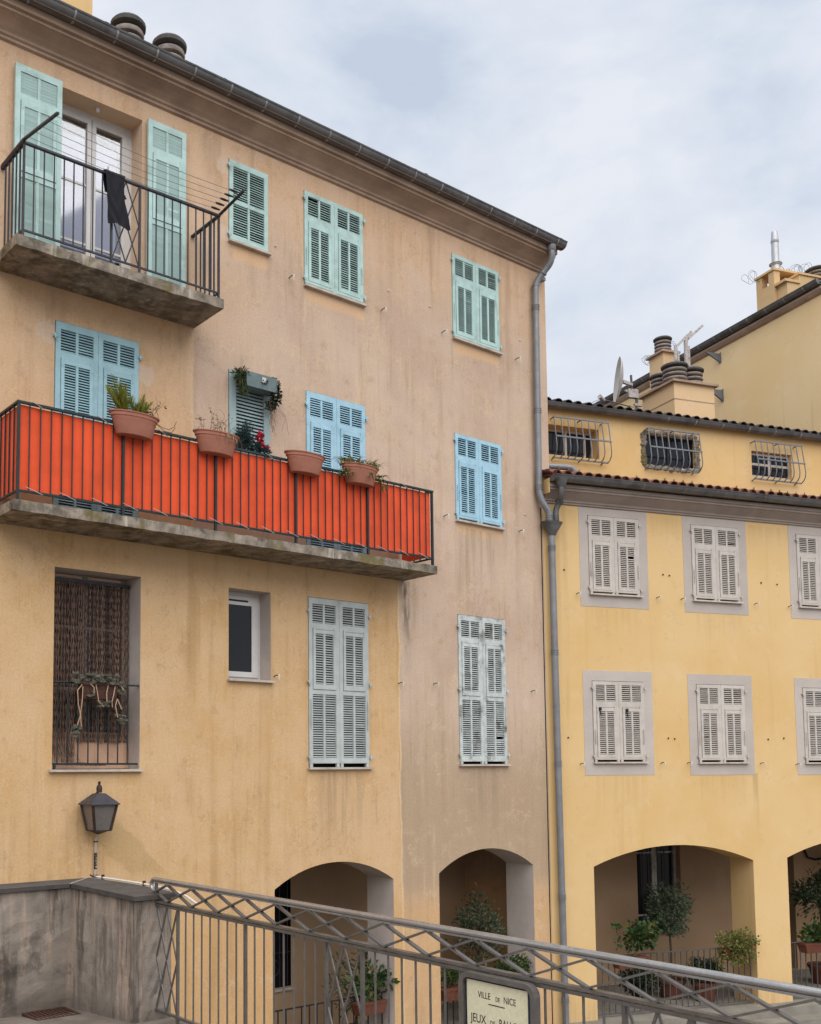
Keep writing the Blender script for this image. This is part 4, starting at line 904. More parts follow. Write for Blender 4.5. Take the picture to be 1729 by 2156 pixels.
# ------------------------------------------------------------------ wall lantern and conduit
t = thing('wall_lantern', 'dark metal lantern with frosted panes mounted on the ochre wall', 'lamp', FL, (5.33, -.02, -.78))
lx, ly = 5.32, -.21
m = MB(); v = [(lx + sx * w, ly + sy * w, z) for z, w in ((-.425, .178), (-.414, .178), (-.30, .058), (-.295, .046)) for sx, sy in ((-1, -1), (1, -1), (1, 1), (-1, 1))]
f = [(i * 4 + k, i * 4 + (k + 1) % 4, i * 4 + 4 + (k + 1) % 4, i * 4 + 4 + k) for i in range(3) for k in range(4)] + [(3, 2, 1, 0), (12, 13, 14, 15)]; m.add(v, f); m.build('hood', 'lantern_metal', t)
w0, w1, z0, z1 = .098, .150, -.715, -.425; m = MB()
for sx, sy in ((-1, -1), (1, -1), (1, 1), (-1, 1)): m.bar((lx + sx * w0, ly + sy * w0, z0), (lx + sx * w1, ly + sy * w1, z1), .026, .026)
for a, b in (((-1, -1), (1, -1)), ((1, -1), (1, 1)), ((1, 1), (-1, 1)), ((-1, 1), (-1, -1))): m.bar((lx + a[0] * w0, ly + a[1] * w0, z0), (lx + b[0] * w0, ly + b[1] * w0, z0), .018, .014)
m.build('frame', 'lantern_brown', t)
for a, b in (((-1, -1), (1, -1)), ((1, -1), (1, 1)), ((1, 1), (-1, 1)), ((-1, 1), (-1, -1))):
    m = MB(); k = .97; m.quad((lx + a[0] * w0 * k, ly + a[1] * w0 * k, z0), (lx + b[0] * w0 * k, ly + b[1] * w0 * k, z0), (lx + b[0] * w1 * k, ly + b[1] * w1 * k, z1), (lx + a[0] * w1 * k, ly + a[1] * w1 * k, z1)); m.build('pane', 'frosted_glass', t)
m = MB(); v = [(lx - w0, ly - w0, z0), (lx + w0, ly - w0, z0), (lx + w0, ly + w0, z0), (lx - w0, ly + w0, z0), (lx, ly + .03, z0 - .05)]; m.add(v, [(0, 4, 1), (1, 4, 2), (2, 4, 3), (3, 4, 0), (0, 1, 2, 3)]); m.build('base', 'black_iron', t)
m = MB(); m.lathe([(.032, 0), (.034, .05), (.026, .08), (.012, .095), (.016, .11), (.014, .125), (0, .13)], (lx, ly, -.288), 12); m.build('finial', 'lantern_brown', t, True)
m = MB(); m.tube([(lx, ly, -.27), (lx, ly + .08, -.30), (lx, -.005, -.36)], .012, 8); m.box(lx - .03, lx + .03, -.012, .0, -.46, -.33); m.build('bracket', 'lantern_brown', t, True)
t = thing('lamp_conduit', 'pale conduit with a black number label running down from the lantern', 'conduit', FL, (5.38, -.02, -1.9))
m = MB(); m.tube([(5.375, -.06, -.775), (5.375, -.025, -.83), (5.375, -.025, -2.6)], .0155, 10); m.build('tube', 'pale_conduit', t, True)
for z in (-.86, -1.245): m = MB(); m.tube([(5.375, -.025, z), (5.375, -.025, z + .012)], .025, 10); m.build('clip', 'black_iron', t)
m = MB(); m.tube([(5.375, -.0255, -1.17), (5.375, -.0255, -.985)], .0172, 12); m.build('number_sleeve', 'black_plastic', t, True)
def text(name, s, size, mw, mat, parent, sx=1.0, align='LEFT'):
    cu = bpy.data.curves.new(name, 'FONT'); cu.body = s; cu.size = size; cu.align_x = align; cu.offset = .0; cu.extrude = .0004
    o = bpy.data.objects.new(name, cu); col.objects.link(o); dg = bpy.context.evaluated_depsgraph_get(); me = bpy.data.meshes.new_from_object(o.evaluated_get(dg)); bpy.data.objects.remove(o)
    me.transform(mw @ Matrix.Diagonal((sx, 1, 1, 1))); me.materials.clear(); me.materials.append(M[mat]); o = bpy.data.objects.new(name, me); col.objects.link(o)
    o.parent = parent; b = BASE.get(parent.name, (0, 0, 0)); me.transform(Matrix.Translation((-b[0], -b[1], -b[2]))); BASE[o.name] = b; return o
for i, ch_ in enumerate('/2078'): text('number', ch_, .036, Matrix.Translation((5.364, -.0436, -1.02 - .034 * i)) @ Matrix.Rotation(rad(90), 4, 'X'), 'white_print', t)

# ------------------------------------------------------------------ right building
RB = thing('yellow_building', 'yellow rendered building with grey-framed taupe shutters, arcade and low attic storey', 'building', FR)
SR = Slats(RB)
wr = [(.88, 1.89, 2.90, 4.23), (3.0, 4.02, 2.89, 4.225), (5.34, 6.36, 2.88, 4.215), (.88, 1.90, .06, 1.41), (3.0, 4.02, .05, 1.40), (5.34, 6.36, .04, 1.385)]
arR = [(.82, 4.09, FZ, -1.67, -1.36), (4.84, 8.11, FZ, -1.65, -1.34)]
m = MB(); wall_sheet(m, -.03, 12.0, GZ, 4.85, [(a - G, b + G, c - G, d + G) for a, b, c, d in wr], arR); m.quad((12, 0, GZ), (12, 8, GZ), (12, 8, 4.85), (12, 0, 4.85))
m.build('wall', 'facade_right', RB)
for a, b, c, d in wr: m = MB(); rect_reveal(m, (a - G, b + G, c - G, d + G), .16); m.build('window_reveal', 'render_grey', RB)
for a, b, c, d in wr:                            # painted surrounds, a thin coat proud of the render
    top = 4.372 if d > 3 else d + .18
    m = MB(); wall_sheet(m, a - .18, b + .18, c - .225, top, [(a - G, b + G, c - G, d + G)], [], -.005)
    x0, x1, z0, z1 = a - .18, b + .18, c - .225, top
    for p, q in (((x0, z0), (x1, z0)), ((x1, z0), (x1, z1)), ((x1, z1), (x0, z1)), ((x0, z1), (x0, z0))): m.quad((p[0], 0, p[1]), (q[0], 0, q[1]), (q[0], -.005, q[1]), (p[0], -.005, p[1]))
    m.build('window_surround', 'render_grey', RB)
for a, b, c, d in wr:
    w = (b - a) / 2 - .002
    for x, hg in ((a, -1), (b - w, 1)): shutter(RB, SR, x, c, w, d - c, 'paint_taupe', WIN2, y0=-.016, gap=.03, hinge=hg, handle=True, tilt=rad(34 if c < 2 else 40))
    pane(RB, (a, b, c, d)); m = MB(); m.box(a - .02, b + .03, -.06, .12, c - .03, c - .003); m.build('window_sill', 'stone_sill', RB)
SR.flush()
for x, z in ((.98, .92), (1.51, .90)): m = MB(); m.box(x, x + .045, -.05, -.03, z, z + .05); m.bar((x + .02, -.04, z), (x + .03, -.05, z - .09), .014, .014); m.build('shutter_catch', 'black_iron', RB)
stays(RB, [(.62, 2.87), (2.23, 2.88), (2.74, 2.88), (4.33, 2.87), (5.10, 2.86), (.61, .02), (2.21, .03), (2.76, .03), (4.33, .02), (5.12, 0)])
plugs(RB, [(.39, 3.27), (2.38, 3.30), (2.51, 3.29), (4.50, 3.27), (4.86, 3.26), (.39, .46), (2.38, .46), (2.51, .45), (4.52, .45), (4.87, .47)], 'terracotta')
m = MB(); m.box(6.02, 6.4, -.03, 0, 1.94, 2.02); m.build('name_plate', 'iron_grey', RB)
prof = [(0.0, 4.375), (-.03, 4.385), (-.03, 4.41), (-.05, 4.42), (-.055, 4.445), (-.065, 4.455), (-.09, 4.475), (-.14, 4.515), (-.19, 4.555), (-.215, 4.565), (-.215, 4.60), (-.24, 4.605), (-.24, 4.66), (0, 4.74)]
m = MB(); m.prism(prof, .0, 12.0); m.build('cornice', 'cornice_grey', RB)
m = MB(); m.box(-.02, .0, -.24, -.01, 4.5, 4.74); m.build('cornice_end', 'facade_right', RB)
half_gutter(.0, 12.0, -.32, 4.765, .095, 'gutter', RB, [])
m = MB()
for i in range(9): x = .9 + .85 * i; m.prism([(-.32 - .0965 * cos(pi * k / 9), 4.765 - .0965 * sin(pi * k / 9)) for k in range(10)], x, x + .006, False)
m.build('gutter_seam', 'zinc_light', RB)
roof(RB, .02, 9.2, -.33, 4.845, .92, 5.15, 'roof_tile', .19, .46, 3, True)
# arcade
m = MB(); m.quad((.82, .57, FZ - .2), (-.3, .57, FZ - .2), (-.3, .57, -1), (.82, .57, -1)); m.build('pier_back', 'arcade_wall', RB); m = MB(); m.quad((4.84, .57, FZ - .2), (4.09, .57, FZ - .2), (4.09, .57, -1), (4.84, .57, -1)); m.build('pier_back', 'arcade_wall', RB)
for a in arR: m = MB(); arch_reveal(m, a, .57); m.build('arch_reveal', 'facade_right', RB)
wa = [(3.31, 4.32, -3.2, -1.15), (6.05, 7.12, -4.14, -1.15)]
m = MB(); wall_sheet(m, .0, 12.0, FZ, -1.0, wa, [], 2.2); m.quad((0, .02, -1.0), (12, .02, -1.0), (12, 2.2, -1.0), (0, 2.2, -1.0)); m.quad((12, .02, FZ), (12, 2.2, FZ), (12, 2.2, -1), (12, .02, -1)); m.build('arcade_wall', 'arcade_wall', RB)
for r in wa: m = MB(); rect_reveal(m, r, .2, 2.2); m.build('arcade_reveal', 'arcade_wall', RB)
for a, b, c, d in wa: m = MB(); m.box(a, b, 2.37, 2.4, c, d); m.build('arcade_window', 'dark_glass', RB)
m = MB(); a, b, c, d = wa[0]; y = 2.33
for x0, x1 in ((a, a + .05), ((a + b) / 2 - .06, (a + b) / 2 + .06), (b - .05, b)): m.box(x0, x1, y, y + .04, c, d)
for z in (c, -1.72, c + .28): m.box(a + .05, (a + b) / 2 - .06, y + .005, y + .035, z, z + .03); m.box((a + b) / 2 + .06, b - .05, y + .005, y + .035, z, z + .03)
m.build('window_frame', 'white_iron', RB)
m = MB(); [m.tube([(x, 2.22, c), (x, 2.22, d)], .008, 6) for x in (3.45, 3.62, 3.79, 3.96, 4.13)]; m.tube([(a, 2.22, -3.05), (b, 2.22, -3.05)], .008, 6)
for k in range(4): x = 3.4 + .22 * k; m.tube([(x, 2.22, -3.17), (x + .11, 2.22, -3.06), (x + .2, 2.22, -3.17)], .006, 5)
m.build('window_bars', 'iron_dark', RB)
m = MB(); m.box(a - .05, b + .05, 2.13, 2.21, c - .05, c); m.build('window_sill', 'floor_stone', RB)
m = MB(); m.tube([(7.35, 2.17, -1.05), (7.36, 2.15, -1.75), (7.42, 2.13, -1.9), (7.6, 2.12, -1.95), (7.9, 2.14, -1.92)], .022, 7); m.build('cable', 'black_plastic', RB, True)
m = MB(); m.box(-.6, 12, -.32, 2.4, FZ - .45, FZ); fl_ = m.build('arcade_floor', 'floor_stone', RB)
for k in range(3):
    m = MB(); m.box(2.3 - .1 * k, 12.0, -.64 - .32 * k, -.322 - .32 * k, GZ - .02, FZ - .155 * (k + 1) + .03 * 0); m.build('step', 'floor_stone', RB)
# attic storey, set back behind the lower roof
wt = [(.60, 1.79, 5.55, 6.10), (2.80, 3.92, 5.54, 6.14), (5.24, 6.21, 5.55, 6.05)]
m = MB(); wall_sheet(m, -.25, 12, 4.6, 6.48, wt, [], .9); m.build('attic_wall', 'facade_right', RB)
for k in (0, 1, 2): m = MB(); rect_reveal(m, wt[k], .24 if k == 0 else .1, .9); m.build('attic_reveal', 'facade_right', RB)
for k, (a, b, c, d) in enumerate(wt):
    y = 1.10 if k == 0 else .97; m = MB(); s_ = .045; xs = [a, (a + b) / 2, b]
    if k == 0: xs = [a, 1.22, 1.62, b]
    for x in xs: m.box(max(x - s_ / 2, a), min(x + s_ / 2, b), y, y + .04, c, d)
    for z in ((c, d - .05) if k != 2 else (c, c + .24, d - .06)): m.box(a, b, y + .004, y + .036, z, z + .045)
    wf = m.build('window_frame', 'stone_sill' if k != 1 else 'black_iron', RB)
    q = MB(); q.box(a, b, y + .015, y + .025, c, d); q.build('pane', 'dark_glass' if k else 'grey_glass', wf)
m = MB(); R = random.Random(3)                    # rough unfinished mortar round the middle attic window
for i in range(64):
    f = i / 64 * 2 * pi; cx, cz = 3.36, 5.84; x = cx + .60 * max(-1, min(1, 1.35 * cos(f))); z = cz + .33 * max(-1, min(1, 1.35 * sin(f)))
    m.lathe([(0, -.05), (.045, -.025), (.06, 0), (.04, .03), (0, .05)], (x + R.gauss(0, .012), .895, z + R.gauss(0, .01)), 8, R.uniform(.8, 1.4), R.uniform(.3, .6))
m.build('mortar_rim', 'mossy_concrete', RB, True)
for k, (a, b) in enumerate(((.76, 1.92), (2.76, 3.92), (5.21, 6.36))):
    z0, z1, yw = 5.47, 6.20, .9; m = MB(); yt = yw - .13
    m.box(a, b, yt - .012, yt + .012, z1 - .012, z1 + .012); 
    for x in (a + .02, (a + b) / 2, b - .1): m.bar((x, yt, z1), (x - .0, yw + .02, z1 - .01), .018, .018)
    g = m.build('window_grille', 'grille_grey', RB); q = MB(); q.box(a, b, yw - .09, yw - .066, z0 - .01, z0 + .014); [q.bar((x, yw - .08, z0), (x, yw + .02, z0 - .02), .018, .018) for x in (a + .02, (a + b) / 2, b - .1)]; q.build('bottom_rail', 'grille_grey', g)
    q = MB(); q.tube([(0, 0, 0), (0, -.025, -.18), (0, -.06, -.42), (0, -.075, -.55), (0, -.06, -.64), (0, -.01, -.70), (0, .045, -.73)], .0105, 6, True); me = q.mesh('bar', 'grille_grey', True)
    for i in range(9): inst('bar', me, g, (a + .01 + (b - a - .02) * i / 8, yt, z1))
    q = MB(); q.box(a, b, yt - .072, yt - .05, z1 - .38, z1 - .355); q.build('cross_bar', 'grille_grey', g)
half_gutter(.2, 12.0, .79, 6.44, .085, 'gutter', RB, [3.2 + .62 * i for i in range(10)])
roof(RB, -.1, 9.5, .77, 6.515, 7.0, 8.0, 'roof_tile_dark', .215, .5, 1)
# flashing piece where the tall wall meets the lower roof
m = MB(); m.add([(.12, .18, 5.24), (.12, .18, 5.05), (.32, .22, 5.05), (.25, .22, 5.24), (.12, .02, 4.98), (.34, .02, 4.98)], [(0, 1, 2, 3), (1, 4, 5, 2)]); m.build('flashing', 'zinc', RB)

# ------------------------------------------------------------------ tall building behind on the right
FT = FR @ Matrix.Translation((7.3, 0, 0)) @ Matrix.Rotation(rad(-90), 4, 'Z')
TB = thing('yellow_building', 'taller pale yellow building rising behind the attic on the right', 'building', FT)
m = MB(); wall_sheet(m, -8.6, -.95, 4.5, 9.7); m.quad((-.95, 0, 4.5), (-.95, 6, 4.5), (-.95, 6, 9.7), (-.95, 0, 9.7)); m.quad((-8.6, 6, 4.5), (-8.6, 0, 4.5), (-8.6, 0, 9.7), (-8.6, 6, 9.7)); m.build('wall', 'facade_tall', TB)
m = MB(); m.prism([(0, 9.53), (-.05, 9.56), (-.10, 9.62), (-.10, 9.66), (0, 9.7)], -8.6, -.95); m.build('cornice', 'render_cornice', TB)
half_gutter(-8.6, -.95, -.13, 9.78, .085, 'gutter', TB, [-1.3 - .52 * i for i in range(14)])
roof(TB, -8.6, -.95, -.14, 9.79, 5.5, 11.2, 'roof_tile_dark', .21, .5, 1)
# chimneys
def chimney(label, s0, s1, o0, o1, z0, z1, cap=.05, mat='facade_right', group=None):
    c = thing('chimney', label, 'chimney', FR, ((s0 + s1) / 2, (o0 + o1) / 2, z0), group); m = MB(); m.box(s0, s1, o0, o1, z0, z1); m.build('stack', mat, c)
    m = MB(); m.box(s0 - cap, s1 + cap, o0 - cap, o1 + cap, z1, z1 + .045); m.build('cap', 'render_cornice', c); return c
wall_right('chimney_render', (232, 198, 156), (226, 190, 144), (236, 206, 168))
c = chimney('broad cream chimney with three large round slatted cowls', 4.39, 5.38, 2.0, 3.0, 6.4, 7.71, .07, 'chimney_render')
m = MB(); m.box(4.383, 5.387, 1.993, 3.007, 7.36, 7.375); m.build('string_line', 'render_cornice', c)
cowl(c, (4.66, 2.3, 7.755), .245, .46, 4); cowl(c, (5.16, 2.42, 7.755), .245, .46, 4); cowl(c, (4.72, 2.82, 7.755), .20, .44, 4)
c = chimney('narrow cream chimney with one round slatted cowl behind the broad one', 5.40, 5.76, 3.55, 4.02, 6.9, 9.07, .06, 'chimney_render'); cowl(c, (5.60, 3.80, 9.115), .185, .40, 4)
c = thing('chimney', 'weathered chimney with square vents and a steel flue above the far roof', 'chimney', FR, (8.8, 3.75, 10.0)); m = MB()
wall_right('chimney_old', (222, 188, 142), (206, 170, 122), (226, 196, 156))
x0, x1, y0, y1, z0, z1 = 8.52, 9.3, 3.5, 4.05, 9.6, 11.40
m.box(x0, x1, y0, y1, z0, z1 - .30)
for a, b, e, f in ((x0, x0 + .17, y0, y0 + .17), (x1 - .17, x1, y0, y0 + .17), (x0, x0 + .17, y1 - .17, y1), (x1 - .17, x1, y1 - .17, y1)): m.box(a, b, e, f, z1 - .30, z1)
m.build('stack', 'chimney_old', c); m = MB(); m.box(x0 - .03, x1 + .05, y0 - .03, y1 + .03, z1, z1 + .05); m.build('cap', 'chimney_old', c)
m = MB(); m.lathe([(.10, 0), (.098, .26), (.14, .27), (.142, .30), (.085, .31), (.082, .80), (.09, .81), (.093, .87), (.082, .88), (.066, 1.08)], (8.88, 3.8, z1 + .05), 18); m.build('flue', 'steel_flue', c, True)
m = MB(); m.lathe([(.142, .275), (.147, .285), (.142, .295)], (8.88, 3.8, z1 + .05), 18); m.build('flue_collar', 'iron_grey', c)
m = MB(); m.box(8.60, 8.96, 3.2, 3.497, 9.6, 11.0); m.box(8.96, 10.3, 3.2, 4.2, 9.6, 11.22); m.box(8.93, 10.3, 3.17, 4.2, 11.22, 11.27); m.box(8.52, 8.96, 3.17, 3.497, 11.0, 11.06); m.build('lower_stack', 'chimney_old', c)
cowl(c, (9.92, 3.6, 11.27), .26, .42, 4)

# ------------------------------------------------------------------ roof clutter: dish, mast, wire
FD = FR
t = thing('satellite_dish', 'white satellite dish seen edge-on on a pole beside the broad chimney', 'satellite dish', FR, (3.94, 2.6, 7.0))
m = MB(); n = 24; V = [(0, 0, 0)]; Fq = []; ax = Vector((-.85, .43, .10)).normalized(); u = ax.cross(Vector((0, 0, 1))).normalized(); w = u.cross(ax); cc = Vector((3.60, 2.6, 7.87)); V = []
for j in range(7):
    r = .47 * j / 6; dz = .10 * (j / 6) ** 2
    for k in range(n): a = 2 * pi * k / n; V.append(cc + u * r * .92 * cos(a) + w * r * sin(a) + ax * dz)
for j in range(6):
    for k in range(n): Fq.append((j * n + k, j * n + (k + 1) % n, (j + 1) * n + (k + 1) % n, (j + 1) * n + k))
m.add(V, Fq); m.add([p - ax * .012 for p in V], [tuple(reversed(f)) for f in Fq]); o = len(V); m.add([V[6 * n + k] for k in range(n)] + [V[6 * n + k] - ax * .012 for k in range(n)], [(k, (k + 1) % n, n + (k + 1) % n, n + k) for k in range(n)])
m.build('dish', 'dish_white', t, True)
m = MB(); m.tube([(3.94, 2.6, 6.9), (3.94, 2.6, 7.7)], .03, 10); m.tube([(3.84, 2.6, 7.55), (3.82, 2.6, 8.0)], .024, 8); m.build('mast', 'iron_grey', t, True)
m = MB(); m.box(3.72, 3.96, 2.56, 2.64, 7.52, 7.70); m.bar((3.62, 2.6, 7.84), (3.84, 2.6, 7.80), .06, .06); m.bar((3.66, 2.6, 7.66), (3.82, 2.6, 7.62), .04, .04); m.box(3.88, 4.06, 2.57, 2.63, 7.36, 7.41); m.build('bracket', 'antenna_white', t)
m = MB(); m.tube([(3.9, 2.6, 7.14), (3.3, 2.0, 7.08), (2.6, 1.6, 6.96), (2.35, 1.5, 6.93)], .012, 6); m.build('feed_arm', 'iron_grey', t, True)
m = MB(); m.tube([(2.36, 1.5, 6.92), (2.22, 1.45, 6.97)], [.03, .045], 10); m.build('receiver', 'antenna_white', t, True)
m = MB(); m.tube([(3.94, 2.6, 7.1), (3.7, 2.3, 7.18), (3.3, 2.0, 7.10)], .006, 5); m.tube([(2.3, 1.5, 6.95), (2.1, 1.5, 6.86), (2.15, 1.5, 6.80), (2.4, 1.5, 6.86)], .005, 5); m.build('cable', 'wire', t)
t = thing('antenna_mast', 'rusty white pipe mast with angled arms behind the broad chimney', 'antenna', FR, (5.55, 3.1, 7.0)); k = 1.06
Q = lambda s, z: (s * 1.0 + .37, 3.05, z * 1.0 + .53)
m = MB(); m.tube([Q(5.29, 6.9), Q(5.28, 7.75), Q(5.30, 8.50)], .026, 8); m.build('mast', 'antenna_white', t, True)
m = MB(); m.tube([Q(5.23, 8.06), Q(5.23, 8.70)], .045, 8); m.tube([Q(4.95, 8.10), Q(4.955, 8.48)], .034, 8); m.tube([Q(5.02, 8.10), Q(5.01, 8.36)], .028, 8); m.tube([Q(5.29, 8.05), Q(5.29, 8.5)], .034, 8); m.build('tube', 'antenna_white', t, True)
m = MB(); m.bar(Q(4.97, 8.45), Q(5.38, 8.84), .05, .045, (0, 1, 0)); m.bar(Q(5.29, 8.67), Q(5.69, 9.02), .05, .04, (0, 1, 0)); m.build('arm', 'antenna_white', t)
m = MB(); m.tube([Q(5.22, 8.08), Q(5.1, 8.0), Q(5.0, 8.02)], .01, 6); m.tube([Q(5.28, 7.85), Q(5.1, 7.75)], .012, 6); m.tube([Q(5.3, 7.9), Q(5.42, 7.85), Q(5.45, 7.7)], .006, 5); m.build('cable', 'antenna_white', t, True)
for z in (6.98, 7.04, 7.3, 7.6, 7.9, 8.2): m = MB(); m.tube([Q(5.285, z), Q(5.285, z + .045)], .033, 8); m.build('clamp', 'black_iron', t)
t = thing('wall_bracket', 'grey triangular bracket on the tall yellow wall, upper one near the gutter', 'bracket', FT, (-3.95, 0, 9.2)); m = MB()
m.add([(-3.97, 0, 9.42), (-3.97, -.42, 9.42), (-3.97, 0, 9.22), (-3.93, 0, 9.42), (-3.93, -.42, 9.42), (-3.93, 0, 9.22)], [(0, 2, 1), (3, 4, 5), (0, 1, 4, 3), (1, 2, 5, 4), (2, 0, 3, 5)]); m.build('plate', 'grille_grey', t)
m = MB(); m.box(-3.99, -3.91, -.012, 0, 9.2, 9.45); m.build('foot', 'grille_grey', t)
t = thing('wall_bracket', 'grey triangular bracket on the tall yellow wall, lower one beside the chimney cap', 'bracket', FT, (-3.92, 0, 8.4)); m = MB()
m.add([(-3.94, 0, 8.55), (-3.94, -.42, 8.55), (-3.94, 0, 8.30), (-3.90, 0, 8.55), (-3.90, -.42, 8.55), (-3.90, 0, 8.30)], [(0, 2, 1), (3, 4, 5), (0, 1, 4, 3), (1, 2, 5, 4), (2, 0, 3, 5)]); m.build('plate', 'grille_grey', t)
m = MB(); m.box(-3.96, -3.88, -.012, 0, 8.28, 8.58); m.build('foot', 'grille_grey', t)
def coil(m, c, r, n, adv, seed, rr=.0045):
    R = random.Random(seed); pts = []
    for i in range(n * 14):
        a = 2 * pi * i / 14; q = r * (1 + .25 * sin(i * .37 + seed)); pts.append((c[0] + adv[0] * i / 14 + q * cos(a) * .9, c[1] + adv[1] * i / 14 + q * .35 * sin(a * .5 + seed), c[2] + adv[2] * i / 14 + q * sin(a) + .03 * sin(i * .9)))
    m.tube(pts, rr, 4, False)
t = thing('razor_wire', 'coiled razor wire along the weathered far chimney', 'wire', FR, (9.2, 3.8, 11.3)); m = MB()
coil(m, (8.96, 3.9, 11.52), .17, 2, (.06, 0, 0), 1); coil(m, (9.3, 3.9, 11.55), .20, 4, (.17, 0, .06), 2); coil(m, (9.45, 3.8, 11.6), .16, 3, (.16, 0, .08), 5); coil(m, (8.1, 3.95, 11.28), .14, 3, (.14, 0, .08), 7); m.build('coil', 'wire', t)
t = thing('razor_wire', 'loose loops of wire round the narrow cowled chimney', 'wire', FR, (5.6, 3.9, 9.1)); m = MB()
coil(m, (5.86, 3.9, 9.32), .17, 2, (.02, 0, .03), 3, .005); coil(m, (5.28, 3.9, 9.02), .10, 2, (-.06, 0, 0), 4, .005); m.tube([(5.32, 3.9, 8.55), (5.33, 3.9, 8.68), (5.42, 3.9, 8.69)], .006, 4); m.build('coil', 'wire', t)

# ------------------------------------------------------------------ rain pipes
def arc(a, c, b, n=6): a, b, c = Vector(a), Vector(b), Vector(c); return [(a * (1 - t) ** 2 + c * 2 * t * (1 - t) + b * t * t) for t in [i / n for i in range(n + 1)]]
def collars(t, pts, r, mat='pipe_grey'):
    for p, d in pts:
        p = Vector(p); d = Vector(d).normalized(); m = MB()
        for k in (-.035, 0.0, .035): m.tube([p + d * (k - .008), p + d * (k + .008)], r + .010, 14)
        m.build('collar', mat, t, True)
t = thing('downpipe', 'pale grey downpipe running down the beige facade beside its right edge', 'downpipe', FL, (13.32, -.09, 4.4))
pts = [(13.45, -.345, 8.73), (13.45, -.345, 8.60)] + arc((13.45, -.345, 8.56), (13.47, -.34, 8.42), (13.44, -.24, 8.34)) + arc((13.37, -.14, 8.19), (13.335, -.085, 8.10), (13.33, -.085, 8.02)) + [(13.32, -.085, 7.0), (13.305, -.085, 4.62)] + arc((13.305, -.085, 4.55), (13.31, -.09, 4.42), (13.375, -.13, 4.30)) + arc((13.42, -.16, 4.22), (13.45, -.17, 4.16), (13.45, -.17, 4.02))
m = MB(); m.tube(pts, .054, 16); m.build('pipe', 'pipe_grey', t, True)
collars(t, [((13.325, -.085, 7.68), (0, 0, 1)), ((13.315, -.085, 5.9), (0, 0, 1)), ((13.305, -.085, 4.60), (0, 0, 1)), ((13.45, -.17, 4.09), (0, 0, 1))], .054)
m = MB(); m.lathe([(.075, .07), (.07, .0), (.057, -.02)], (13.45, -.345, 8.62), 16); m.build('outlet', 'pipe_grey', t, True)
m = MB(); m.tube([(13.41, -.20, 8.275), (13.40, -.185, 8.252)], .066, 14); m.tube([(13.332, -.085, 8.05), (13.331, -.085, 8.07)], .062, 14); m.box(13.44, 13.56, -.12, -.02, 8.2, 8.26); m.build('joint', 'pipe_grey', t, True)
t = thing('downpipe', 'dark grey downpipe with a funnel head running down the yellow facade', 'downpipe', FR, (.13, -.1, -4.1))
m = MB(); m.tube([(.10, -.10, 3.85), (.12, -.10, 0), (.15, -.10, -4.12)], .056, 16); m.build('pipe', 'pipe_grey', t, True)
m = MB(); m.lathe([(.06, -.21), (.075, -.19), (.085, -.16), (.15, -.07), (.155, -.05), (.17, -.03), (.19, .0), (.195, .012), (.18, .012), (.13, -.06), (.02, -.1)], (.10, -.125, 4.02), 24, 1, .62); m.build('funnel_head', 'zinc', t, True)
collars(t, [((.10, -.10, 3.60), (0, 0, 1)), ((.11, -.10, 1.86), (0, 0, 1)), ((.125, -.10, .03), (0, 0, 1)), ((.137, -.10, -2.12), (0, 0, 1)), ((.148, -.10, -3.75), (0, 0, 1))], .056)
t = thing('gutter_outlet_pipe', 'short swan-neck pipe from the lower gutter into the funnel head', 'downpipe', FR, (.15, -.2, 4.0))
pts = [(.17, -.32, 4.70), (.165, -.32, 4.60)] + arc((.165, -.32, 4.54), (.165, -.32, 4.42), (.20, -.22, 4.38)) + arc((.19, -.18, 4.32), (.16, -.15, 4.25), (.16, -.15, 4.16)) + [(.155, -.14, 4.0)]
m = MB(); m.tube(pts, .05, 14); m.build('pipe', 'zinc', t, True); m = MB(); m.lathe([(.12, .10), (.085, 0), (.055, -.06)], (.168, -.32, 4.64), 16); m.build('outlet', 'zinc', t, True)
collars(t, [((.157, -.145, 4.10), (0, 0, 1)), ((.195, -.21, 4.365), (.1, .5, .5))], .05, 'zinc')
t = thing('overflow_pipe', 'pale bent drain pipe dropping onto the lower tiled roof', 'drainpipe', FR, (.7, .2, 4.9))
m = MB(); m.tube([(.02, .3, 5.10), (.45, .22, 5.10)] + arc((.62, .2, 5.10), (.74, .18, 5.10), (.70, .05, 4.98)) + [(.62, -.10, 4.90), (.56, -.2, 4.78)], .05, 14); m.build('pipe', 'pipe_grey', t, True)

# ------------------------------------------------------------------ arcade rails and pots
def arcade_rail(label, frame, x0, x1, y, ztop, zbot, pitch, mat, group='guard rails between the arcade piers'):
    t = thing('arcade_railing', label, 'railing', frame, ((x0 + x1) / 2, y, zbot), group)
    m = MB(); m.bar((x0, y, ztop), (x1, y, ztop), .032, .014); m.build('top_rail', mat, t); m = MB(); m.bar((x0, y, zbot), (x1, y, zbot), .022, .012); m.build('bottom_rail', mat, t)
    n = int((x1 - x0) / pitch); uprights(t, [(x0 + (x1 - x0) * (i + .5) / n, y) for i in range(n)], zbot - .0, ztop, .014, mat); return t
arcade_rail('black railing across the left arch of the beige facade', FL, 7.94, 10.03, .2, -3.21, -4.05, .125, 'black_iron')
arcade_rail('black railing across the narrower arch beside the downpipe', FL, 10.94, 13.05, .2, -3.19, -4.05, .125, 'black_iron')
arcade_rail('grey railing across the wide arch of the yellow building', FR, .82, 4.09, .1, -3.16, -4.10, .118, 'iron_grey')
arcade_rail('grey railing across the arch at the right edge of the photo', FR, 4.84, 8.11, .1, -3.16, -4.10, .118, 'iron_grey')
